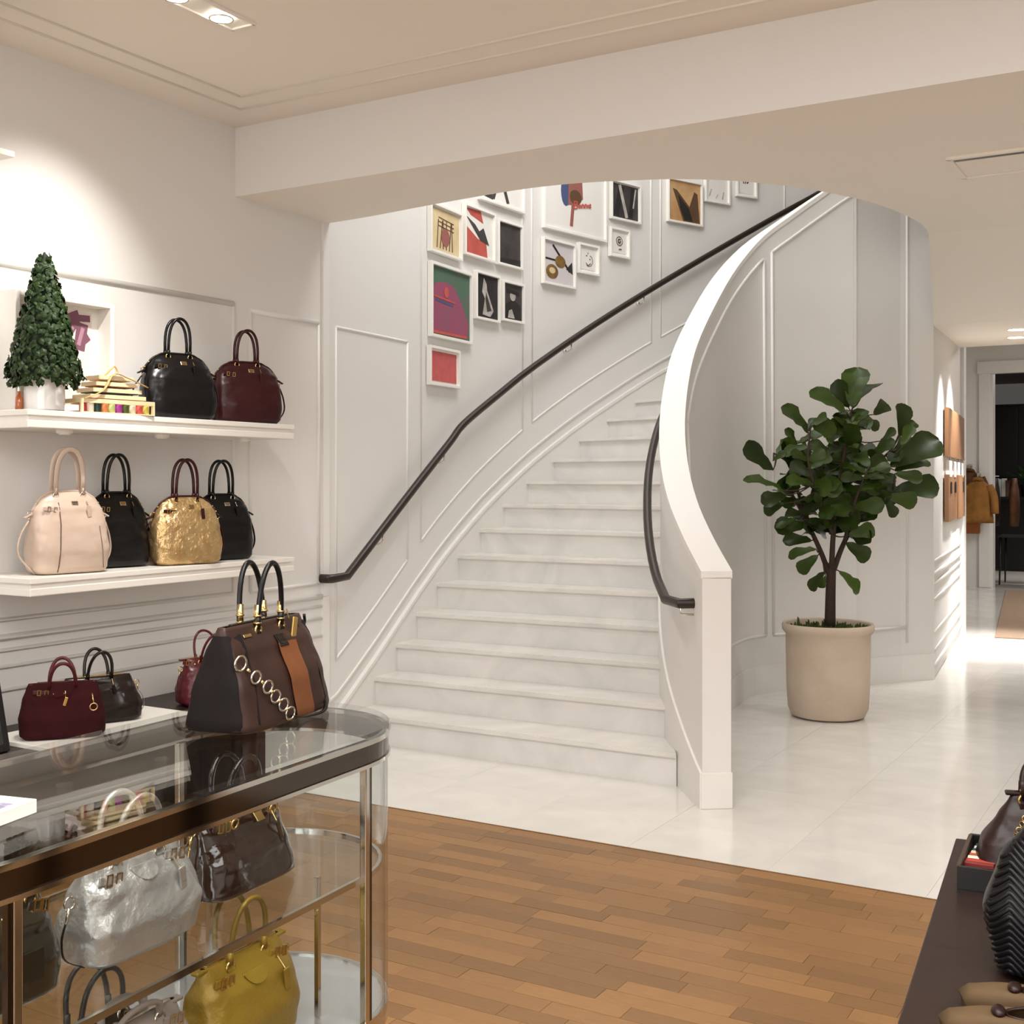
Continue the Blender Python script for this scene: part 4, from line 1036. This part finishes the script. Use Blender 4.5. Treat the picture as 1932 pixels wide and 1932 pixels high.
BR = [[(1567, 1090, 0), (1548, 1040, .02), (1520, 980, .08), (1495, 935, .1), (1478, 918, .1)], [(1569, 1075, 0), (1572, 1010, -.03), (1580, 930, -.05), (1596, 840, -.02), (1606, 775, 0)],
      [(1571, 1080, 0), (1592, 1025, .03), (1625, 965, .06), (1660, 938, .05), (1690, 925, .05)], [(1572, 1010, -.03), (1545, 940, -.18), (1525, 870, -.2), (1530, 800, -.15)],
      [(1580, 930, -.05), (1630, 890, .1), (1680, 850, .15), (1705, 800, .15)], [(1575, 1000, 0), (1560, 920, .2), (1570, 840, .25)], [(1592, 1025, .03), (1615, 940, -.2), (1640, 880, -.22)], [(1520, 980, .08), (1490, 880, .1), (1460, 855, .1)]]
bpts = []
for i, b_ in enumerate(BR):
    P = catmull([fl(*q_) for q_ in b_], 5); bpts += P[4:]
    MB().tube(P, [(.02 if i < 3 else .013) * (1 - .65 * k / len(P)) for k in range(len(P))], 8).build('branch', BARK, fig, smooth=True)
def leafmesh(seed):
    random.seed(seed); mb = MB(); rows = []
    prof = [(0, .02), (.06, .08), (.18, .15), (.34, .185), (.5, .23), (.66, .30), (.8, .315), (.92, .24), (1, .05)]
    for t, hw in prof:
        r = []
        for k in range(-3, 4):
            x = hw * k / 3; wav = .03 * math.sin(t * 16 + seed + (k > 0)) * abs(k) / 3
            r.append(Vector((x, t, .9 * x * x - .24 * t * t + .08 * t + wav)))
        rows.append(r)
    mb.strip(rows)
    return mb
LM = [mat('fig_leaf', (56, 74, 20), .42, var=((38, 54, 12), 3, .3), spec=.3, objvar=.4)]
lproto = []
def twig(base):
    q_ = min(bpts, key=lambda p: (p - base).length)
    if (q_ - base).length > .015:
        m_ = q_.lerp(base, .5) + Vector((0, 0, -.02 * (q_ - base).length / .2))
        MB().tube(catmull([q_, m_, base], 3), [.006, .0055, .005, .0045, .004, .004, .0035], 6).build('twig', BARK, fig, smooth=True)
def leaf(base, tip, roll=0.0, wid=1.0, k=None):
    d = tip - base; L_ = d.length
    yv = d.normalized()
    viewn = Vector((.2, -1, .55)) + Vector((srand(-.5, .5), srand(-.4, .3), srand(-.3, .5)))
    zv = (viewn - yv * viewn.dot(yv)).normalized(); xv = yv.cross(zv)
    M = Matrix((xv, yv, zv)).transposed().to_4x4() @ Matrix.Rotation(roll, 4, 'Y')
    M = Matrix.Translation(base) @ M @ Matrix.Diagonal((L_ * wid, L_, L_, 1))
    k = random.randrange(3) if k is None else k
    if len(lproto) <= k:
        for s_ in range(3):
            if len(lproto) == s_: lproto.append(leafmesh(s_ + 3).build('leaf', LM[0], fig, smooth=True, recalc=False)); 
        random.seed(77)
        o = lproto[k]
        for q_ in lproto: q_.matrix_local = M
        return o
    return inst(lproto[k], 'leaf', fig, M)
s1, ox1, oy1 = 400 / 1932, 1390, 670
LF = [(1060, 480, 1090, 95), (1020, 480, 900, 235), (1000, 520, 690, 300), (1060, 460, 1290, 215), (660, 710, 450, 450), (1250, 540, 1390, 425), (1490, 740, 1540, 430), (550, 860, 470, 670),
      (330, 1050, 80, 810), (440, 1235, 85, 1090), (1400, 1010, 1870, 740), (1440, 1050, 1760, 930), (1440, 1225, 1855, 1185), (1440, 1080, 1700, 1120), (1370, 1285, 1655, 1335), (1350, 1300, 1455, 1475),
      (450, 1275, 235, 1325), (430, 1350, 245, 1430), (540, 1490, 360, 1550), (1340, 1290, 1215, 1420), (420, 920, 520, 1070), (560, 800, 780, 690), (540, 900, 700, 860), (330, 960, 440, 880),
      (1140, 560, 1300, 670), (1050, 1020, 1030, 690), (1100, 1060, 1400, 960), (1240, 920, 1420, 760), (820, 950, 1040, 920), (1500, 820, 1600, 630), (880, 560, 1010, 650), (870, 810, 770, 560), (1330, 780, 1440, 670), (1240, 1260, 1420, 1060),
      (1540, 700, 1640, 600), (1000, 700, 1160, 470), (640, 700, 720, 560), (480, 1210, 560, 1010), (1400, 960, 1650, 740)]
s2, ox2, oy2 = 400 / 1610, 1390, 900
LF2 = [(570, 480, 355, 470), (600, 545, 385, 590), (615, 595, 462, 720), (665, 720, 545, 855), (780, 715, 950, 870), (850, 440, 1055, 390), (830, 500, 1015, 620), (675, 750, 632, 850), (520, 370, 300, 370)]
for (a_, b_, c_, d_) in LF:
    dd = srand(-.18, .12); twig(fl(ox1 + a_ * s1, oy1 + b_ * s1, dd)); leaf(fl(ox1 + a_ * s1, oy1 + b_ * s1, dd), fl(ox1 + c_ * s1, oy1 + d_ * s1, dd + srand(-.08, .08)), srand(-.5, .5), srand(.8, 1.05))
for (a_, b_, c_, d_) in LF2:
    dd = srand(-.15, .1); twig(fl(ox2 + a_ * s2, oy2 + b_ * s2, dd)); leaf(fl(ox2 + a_ * s2, oy2 + b_ * s2, dd), fl(ox2 + c_ * s2, oy2 + d_ * s2, dd + srand(-.05, .05)), srand(-.3, .3), srand(.85, 1.05))
nl = 0
while nl < 175:
    b_ = random.choice(bpts)
    u, v, _ = proj((b_.x + pb.x, b_.y + pb.y, b_.z))
    if v > 1010: continue
    an = srand(0, 2 * PI); ln = srand(.12, .22)
    d_ = Vector((math.cos(an), math.sin(an), srand(-.3, .8))).normalized()
    e_ = b_ + d_ * ln
    uu, vv, _ = proj((e_.x + pb.x, e_.y + pb.y, e_.z))
    if ((uu - 1583) / 118) ** 2 + ((vv - 905) / 135) ** 2 > 1: continue
    leaf(b_, e_, srand(-.6, .6), srand(.85, 1.1)); nl += 1
random.seed(5)

# ------------------------------------------------------------------ hall: ceiling fittings
sl = [on_z(u, v, ZL) for u, v in ((1785, 298), (1932, 279), (1800, 336))]
c = Vector(((sl[0].x + .9), (sl[0].y + sl[2].y) / 2, ZL)); ly = sl[2].y - sl[0].y
rg = thing('recessed_slot_fitting', 'long recessed slot fitting in the lower ceiling', 'ceiling fitting', (sl[0].x + .75, c.y, ZL))
for sy in (-1, 1): MB().box((0, sy * ly / 2, -.006), (1.5, .03, .014), bevel=.003).build('frame_rail', CEIL, rg)
for sx in (-1, 1): MB().box((sx * .74, 0, -.006), (.03, ly, .014), bevel=.003).build('frame_rail', CEIL, rg)
MB().box((0, .03, -.003), (1.45, ly - .1, .006)).build('cover_plate', CEIL, rg)
MB().box((0, -ly / 2 + .036, -.008), (1.44, .034, .006)).build('slot_gap', BLACKM, rg)
def downlight(label, p, r=.06):
    t = thing('downlight', label, 'downlight', p)
    MB().lathe([(r, 0), (r + .012, -.004), (r + .012, -.008), (r, -.008)], seg=24, cap0=False, cap1=False).build('trim_ring', SHELFW, t, smooth='auto')
    MB().lathe([(r - .004, -.004), (r - .004, -.006)], seg=24).build('lamp', mat('lamp_glow', (255, 244, 226), .5, emit=((255, 240, 220), 12)), t)
d1 = at(1920, 618, 10.6); d2 = at(1918, 641, 11.4)
def hz(p): return 2.76 + .12 * (p.y - A.y) / (B.y - A.y)
for (u, v), lab in (((1920, 618), 'lit round downlight in the hall ceiling, closer to the slot fitting'), ((1918, 641), 'lit round downlight in the hall ceiling, closer to the far doorway')):
    p = on_z(u, v, 2.81); p.z = hz(p) + .001; downlight(lab, p, .075)
fx = thing('recessed_lamp_box', 'rectangular recessed ceiling light with three lit lamps', 'ceiling light', (-3.42, 3.30, ZU))
for sx in (-1, 1): MB().box((sx * .06, 0, -.004), (.012, .74, .012)).build('frame_rail', SHELFW, fx)
for sy in (-1, 1): MB().box((0, sy * .365, -.004), (.12, .012, .012)).build('frame_rail', SHELFW, fx)
MB().box((0, 0, -.001), (.11, .72, .003)).build('back_plate', SHELFW, fx)
for i in range(3):
    l_ = MB().lathe([(.045, -.003), (.048, -.012), (.04, -.016)], (0, -.24 + .24 * i, 0), 20).build('lamp', mat('lamp_glow'), fx, smooth='auto')
    MB().torus((0, -.24 + .24 * i, -.014), .046, .004, (0, 0, 1), 18, 6).build('lamp_ring', NICKEL, l_, smooth=True)

# ------------------------------------------------------------------ corridor display boards
OAK = mat('warm_oak', (146, 104, 68), .45, var=((124, 84, 52), 7, .3), stretch=(3, 3, .4), objvar=.1)
def cs(u):
    return on_curve(u, 900, [Vector((A.x, A.y, 0)), Vector((B.x, B.y, 0))])[0]
ang = math.atan2(cd.y, cd.x)
def cz(v, p): return EYE + (HY - v) * proj(p)[2] / FPX
p0, p1 = cs(1779), cs(1811.0); pm_ = (p0 + p1) / 2; Wd = (Vector((p1.x - p0.x, p1.y - p0.y, 0))).length
for lab, v0, v1, hk in (('upper oak wall board of vertical planks in the corridor', 768, 862, True), ('lower oak wall board with dark keyhole slots in the corridor', 895, 985, False)):
    zt, zb = cz(v0, p0), cz(v1, p0)
    t = thing('oak_wall_board', lab, 'wall panel', (pm_.x + cn.x * .03, pm_.y + cn.y * .03, zb), ang)
    for i in range(4): MB().box((-Wd / 2 + Wd * (i + .5) / 4, srand(-.006, .006), (zt - zb) / 2), (Wd / 4 - .006, .035, zt - zb), bevel=.003).build('plank', OAK, t)
    MB().box((0, .02, (zt - zb) / 2), (Wd * .9, .015, (zt - zb) * .8)).build('batten', OAK, t)
    for i in range(4):
        x = -Wd / 2 + Wd * (i + .5) / 4
        if hk: MB().box((x, -.012, -.10), (Wd * .09, .012, .14), bevel=.003).build('hanging_card', MATB, t); MB().cyl((x, -.012, -.03), (x, -.012, .012), .006, seg=8).build('card_hook', NICKEL, t)
        else: MB().box((x, -.02, (zt - zb) * .72), (Wd * .05, .006, .10)).build('key_slot', BLACKM, t)

# far wall: coats, rug, back room furniture
def coat(label, u, v, c, w_, h_, rz=0, Y=YF - .12):
    p = on_y(u, v, Y)
    t = thing('coat', label, 'coat', (p.x, p.y, p.z - h_), rz)
    m_ = leather('coat_' + label.split()[0], c, .7)
    rings = []
    for i in range(13):
        f_ = i / 12; z = h_ * f_; hw = w_ * (.5 - .06 * math.sin(f_ * 3)) * (1 if f_ < .82 else max(.18, 1 - (f_ - .82) * 4.2)); dp = .09 * (1 - .4 * f_)
        rings.append([Vector((hw * math.cos(a) * (1 + .06 * math.sin(5 * a + i)), dp * math.sin(a) * (1 + .12 * math.sin(7 * a)), z)) for a in [2 * PI * k / 24 for k in range(24)]])
    MB().loft(rings).build('coat_body', m_, t, smooth=True)
    for e in (-1, 1): MB().tube(catmull([(e * w_ * .36, 0, h_ * .86), (e * w_ * .52, -.02, h_ * .6), (e * w_ * .56, -.04, h_ * .22)], 5), .055, 10).build('sleeve', m_, t, smooth=True)
    MB().torus((0, -.02, h_ * .98), .06, .025, (0, .5, 1), 14, 6).build('collar', m_, t, smooth=True)
    MB().tube(catmull([(0, 0, h_), (0, 0, h_ + .05), (.03, 0, h_ + .08), (.02, .06, h_ + .07)], 4), .006, 6).build('hanger_hook', NICKEL, t, smooth=True)
    MB().box((0, .1, h_ + .07), (.05, .06, .05)).build('wall_peg', NICKEL, t)
coat('brown suede coat hanging by the far doorway', 1829, 888, (110, 70, 40), .46, .74)
coat('tan suede jacket hanging by the far doorway casing', 1845, 905, (170, 116, 52), .42, .62, 0, YF - .3)
ot = MB().box((0, 0, .13), (.3, .08, .26), bevel=.02).build('tote_bag', mat('orange_tan', (168, 96, 44), .5)); ot.location = (on_y(1826, 1008, YF - .2).x, YF - .1, EYE - (1008 - HY) * 17.3 / FPX); tag(ot, 'orange tan flat bag hanging under the brown suede coat', 'bag')
rg0 = [on_z(1870, 1200), on_z(1893, 1112)]
rug = MB().box((0, 0, .006), (2.6, rg0[1].y - rg0[0].y, .012), bevel=.004).build('runner_rug', mat('rug_rose', (162, 138, 116), .95, bump=(200, .4), var=((148, 124, 102), 20, .3)))
rug.location = (rg0[0].x + 1.0, (rg0[0].y + rg0[1].y) / 2, 0); rug.rotation_euler = (0, 0, math.atan2(rg0[0].x - rg0[1].x, rg0[1].y - rg0[0].y)); tag(rug, 'rose beige rug running to the far doorway', 'rug')
YR = 22.5
cb_ = thing('tall_cabinet', 'tall black cabinet in the dark back room', 'cabinet', (on_y(1884, 900, 24.5).x + .35, 24.7, 0))
MB().box((0, 0, 1.5), (.95, .5, 3.0), bevel=.01).build('cabinet_body', BLACKM, cb_)
for sx in (-1, 1): MB().box((sx * .235, -.26, 1.5), (.45, .02, 2.9), bevel=.005).build('door', BLACKM, cb_)
sb = thing('sideboard', 'dark sideboard in the back room holding books and a lamp', 'sideboard', (on_y(1905, 900, 22.2).x + .2, 22.2, 0))
MB().box((0, 0, 1.25), (1.5, .5, .05)).build('top', BLACKM, sb)
for sx in (-1, 1): MB().box((sx * .7, 0, .62), (.06, .5, 1.24)).build('side_panel', BLACKM, sb)
MB().box((0, .2, .62), (1.4, .04, 1.2)).build('back_panel', BLACKM, sb)
for i, (hh, c_) in enumerate(((.36, (226, 222, 214)), (.30, (180, 190, 190)), (.33, (206, 200, 190)), (.28, (96, 70, 56)))):
    o = MB().box((0, 0, hh / 2), (.06, .2, hh), bevel=.004).build('book', mat('book_%d' % i, c_, .6)); o.location = (on_y(1880, 850, 22.15).x + .064 * i, 22.15, 1.277)
    tag(o, ('tall white book on the back room sideboard', 'grey book on the back room sideboard', 'cream book on the back room sideboard', 'brown book on the back room sideboard')[i], 'book', 'books on the back room sideboard')
tp = thing('potted_fern', 'leafy green plant on the back room sideboard', 'plant', (on_y(1924, 900, 21.95).x + .1, 22.1, 1.276))
MB().lathe([(.09, 0), (.12, .2), (.13, .21), (.11, .2)], seg=20).build('pot', BLACKM, tp, smooth='auto')
for i in range(34):
    a = srand(0, 2 * PI); ln = srand(.3, .5); e = Vector((math.cos(a), math.sin(a), srand(.2, 1.4))).normalized() * ln
    sd = e.cross(Vector((0, 0, 1))).normalized() * .05
    q_ = MB(); q_.strip([[Vector((0, 0, .2)), Vector((.002, 0, .2))], [e * .5 + sd + Vector((0, 0, .24)), e * .5 - sd + Vector((0, 0, .24))], [e + Vector((0, 0, .15)), e + Vector((.003, 0, .15))]]); q_.build('frond', mat('fern_green', (58, 92, 40), .5), tp, recalc=False)
rk = thing('clothes_rail', 'clothes rail in the back room doorway', 'clothes rail', (on_y(1903, 1000, 20.2).x + .25, 20.2, 0))
for sx in (-1, 1): MB().cyl((sx * .6, 0, 0), (sx * .6, 0, 1.6), .015, seg=10).build('post', BLACKM, rk, smooth=True); MB().box((sx * .6, 0, .02), (.04, .5, .03)).build('foot', BLACKM, rk)
MB().cyl((-.62, 0, 1.6), (.62, 0, 1.6), .014, seg=10).build('rail', BLACKM, rk, smooth=True)
for i, (c_, nm) in enumerate((((66, 40, 30), 'dark brown jacket on the back room clothes rail'), ((120, 78, 50), 'chestnut jacket on the back room clothes rail'), ((36, 28, 26), 'black jacket on the back room clothes rail'), ((150, 160, 160), 'grey jacket on the back room clothes rail'))):
    gx = rk.location.x - .45 + .28 * i
    o = MB(); rings = []
    for j in range(9):
        f_ = j / 8; hw = .06 + .02 * math.sin(f_ * 4); dp = (.24 - .05 * f_) * (1 if f_ < .85 else .45)
        rings.append([Vector((hw * math.cos(a), dp * math.sin(a) * (1 + .05 * math.sin(6 * a)), .75 * f_)) for a in [2 * PI * k / 16 for k in range(16)]])
    o = o.loft(rings).build('jacket', leather('jacket_%d' % i, c_, .7), smooth=True); o.location = (gx, 20.2, .84); tag(o, nm, 'jacket', 'jackets on the back room rail')
bt_ = thing('side_table', 'small black metal table just inside the back room', 'table', (on_y(1915, 1000, 19.5).x, 19.4, 0))
MB().box((.25, 0, .72), (.9, .6, .03), bevel=.005).build('table_top', BLACKM, bt_)
for sx in (-.15, .65):
    for sy in (-.25, .25): MB().cyl((sx, sy, .71), (sx * 1.1, sy * 1.1, 0), .018, .012, 8).build('leg', BLACKM, bt_, smooth=True)

# ------------------------------------------------------------------ dark table at the right with its goods
ZT = .75
tb = thing('display_table', 'dark espresso display table beside the oak floor edge', 'table', (.07, 1.95, 0), math.radians(5.6))
MB().box((0, 0, ZT - .025), (.98, 1.86, .05), bevel=.003).build('table_top', DARKWOOD, tb)
MB().box((0, 0, ZT - .1), (.86, 1.72, .1)).build('apron', DARKWOOD, tb)
for sx in (-1, 1):
    for sy in (-1, 1): MB().box((sx * .42, sy * .85, ZT / 2 - .025), (.07, .07, ZT - .05), bevel=.003).build('leg', DARKWOOD, tb)
tr = thing('black_tray', 'black lacquer tray with striped cards on the dark table', 'tray', (-.27, 2.60, ZT), math.radians(4))
MB().box((0, 0, .004), (.36, .24, .008)).build('tray_base', BLACKM, tr)
for sy in (-1, 1): MB().box((0, sy * .118, .026), (.36, .008, .045), bevel=.001).build('tray_wall', BLACKM, tr)
for sx in (-1, 1): MB().box((sx * .178, 0, .026), (.008, .23, .045), bevel=.001).build('tray_wall', mat('tray_inner', (66, 50, 38), .5), tr)
for i, c_ in enumerate(((30, 58, 44), (196, 204, 200), (34, 66, 54), (222, 196, 170), (176, 80, 50), (236, 226, 206), (168, 60, 44), (120, 44, 38))):
    o = MB().box((0, 0, .016), (.055, .016, .03), bevel=.001).build('striped_card', mat('card_%d' % i, c_, .5)); o.location = (-.412, 2.668 - .0185 * i, ZT + .008); o.rotation_euler = (0, 0, math.radians(4))
    tag(o, ('dark green card at the back of the black tray', 'pale grey card in the black tray', 'bottle green card in the black tray', 'blush card in the black tray', 'rust orange card in the black tray', 'cream card in the black tray', 'brick red card in the black tray', 'maroon card at the front of the black tray')[i], 'card', 'cards standing in the black tray')
cbag = Bag('satchel', 'chocolate brown satchel with gold chain standing in the black tray', (-.302, 2.635, ZT + .009), math.radians(14), [(.003, .125, .06), (.010, .135, .07), (.06, .122, .06), (.115, .09, .035), (.15, .068, .015), (.162, .058, .008)], LE['choc'], BRASS, .006, seed=31)
cbag.handles(.04, .152, .07, .007, (-.05, .03), pw=.7, ydist=.018); cbag.zipper(.05, BRASS); cbag.tagp(-.03, .14, .035, .012, .5, BRASS); cbag.feet()
for i in range(7): MB().torus(cbag.fp(-.03 - .006 * i, .14 - .011 * i, .008), .006, .0016, (1 if i % 2 else 0, 1, 0), 10, 5).build('chain_link', BRASS, cbag.t, smooth=True)
qb = Bag('quilted_bag', 'black chevron quilted leather bag on the dark table', (-.15, 2.14, ZT + .001), math.radians(8), [(.003, .155, .06), (.015, .17, .078), (.10, .19, .085), (.18, .165, .06), (.245, .12, .025), (.27, .10, .012)], LE['quilt'], NICKEL, .002, seed=32, n0=3.5, n1=3)
for j in range(24):
    z = .004 + j * .0112
    pts_ = []
    for k in range(97):
        x = -.192 + .384 * k / 96; zz = z + .013 * (1 - abs(((x * 34) % 2) - 1) * 2)
        if .006 < zz < .262 and abs(x) < interp(qb.prof, zz, 1) * .985: pts_.append(qb.fp(x, zz, -.0022))
        elif len(pts_) < 4: pts_ = []
        else: break
    if len(pts_) > 3: MB().tube(pts_, .0046, 6).build('quilt_ridge', LE['quilt'], qb.t, smooth=True)
qb.zipper(.085, NICKEL); qb.handles(.09, .255, .09, .007, (-.03, .03), pw=.6, ydist=.02)
for z, nm in ((.15, 'clasp_ring'), (.095, 'clasp_ring')): MB().torus(qb.fp(-.055, z, .010), .016, .003, (0, 1, 0), 18, 6).build(nm, NICKEL, qb.t, smooth=True)
MB().cyl(qb.fp(-.055, .136, .010), qb.fp(-.055, .11, .010), .003, seg=8).build('swivel_clip', NICKEL, qb.t, smooth=True)
MB().box(qb.fp(-.055, .215, .008), (.03, .006, .105), bevel=.002).build('silver_strap', mat('silver_strap', (170, 168, 164), .25, .8), qb.t)
MB().box(qb.fp(-.055, .04, .008), (.03, .006, .085), bevel=.002).build('lower_strap', LE['black'], qb.t)
def shoe(label, loc_, rz, rx=0):
    t = thing('ballet_flat', label, 'shoe', loc_, math.radians(rz), 'pair of taupe ballet flats')
    TA = leather('taupe_suede', (98, 77, 52), .7, spec=.2)
    def half(t_):   # half width along the length
        return .037 * (math.sin(PI * min(1, t_ * .965 + .025)) ** .42) * (1 - .22 * math.sin(PI * t_) * (t_ < .6) * math.sin(PI * t_ / .6))
    rows = []; sole = []
    n_ = 20
    left = [(-.125 + .25 * i / n_, half(i / n_)) for i in range(n_ + 1)]
    pl = [(x, h) for x, h in reversed(left)] + [(x, -h) for x, h in left[1:-1]]
    MB().prism([(x, y) for x, y in pl], 0, .007).build('sole', mat('shoe_sole', (60, 44, 32), .6), t)
    m2 = len(pl)
    def opening(x, y):
        a_ = math.atan2(y / .037, (x - .035) / .09)
        return Vector((.038 + .078 * math.cos(a_), .027 * math.sin(a_), .046 + .006 * math.cos(a_)))
    ups = []
    for f_, zz in ((0, .006), (0, .02), (.12, .032), (.45, .040), (.8, .044), (1, .045)):
        r_ = []
        for x, y in pl:
            o_ = opening(x, y); bul = 1.04 if f_ == 0 and zz > .01 else 1
            q_ = Vector((x * bul, y * bul, zz)).lerp(o_, f_)
            if f_ == 0: q_.z = zz * (1 + .25 * max(0, x) / .125)
            r_.append(q_)
        ups.append(r_)
    MB().loft(ups, False, False).build('upper', TA, t, smooth=True)
    MB().prism([(x * .93, y * .85) for x, y in pl], .008, .012).build('insole', mat('shoe_lining', (92, 70, 48), .7), t)
    MB().tube([opening(x, y) for x, y in pl], .0026, 6, closed=True).build('binding', LE['choc'], t, smooth=True)
    MB().sphere((-.048, -.004, .044), .013, (.8, 1.3, .6), 12, 8).build('bow_knot', LE['choc'], t, smooth=True)
    MB().box((-.066, .0, .038), (.02, .005, .004), bevel=.001).build('toe_bar', NICKEL, t)
    return t
shoe('taupe ballet flat with a brown knot in front of the quilted bag', (-.225, 1.845, ZT), 12)
shoe('taupe ballet flat close against the quilted bag', (-.215, 1.935, ZT), 4)
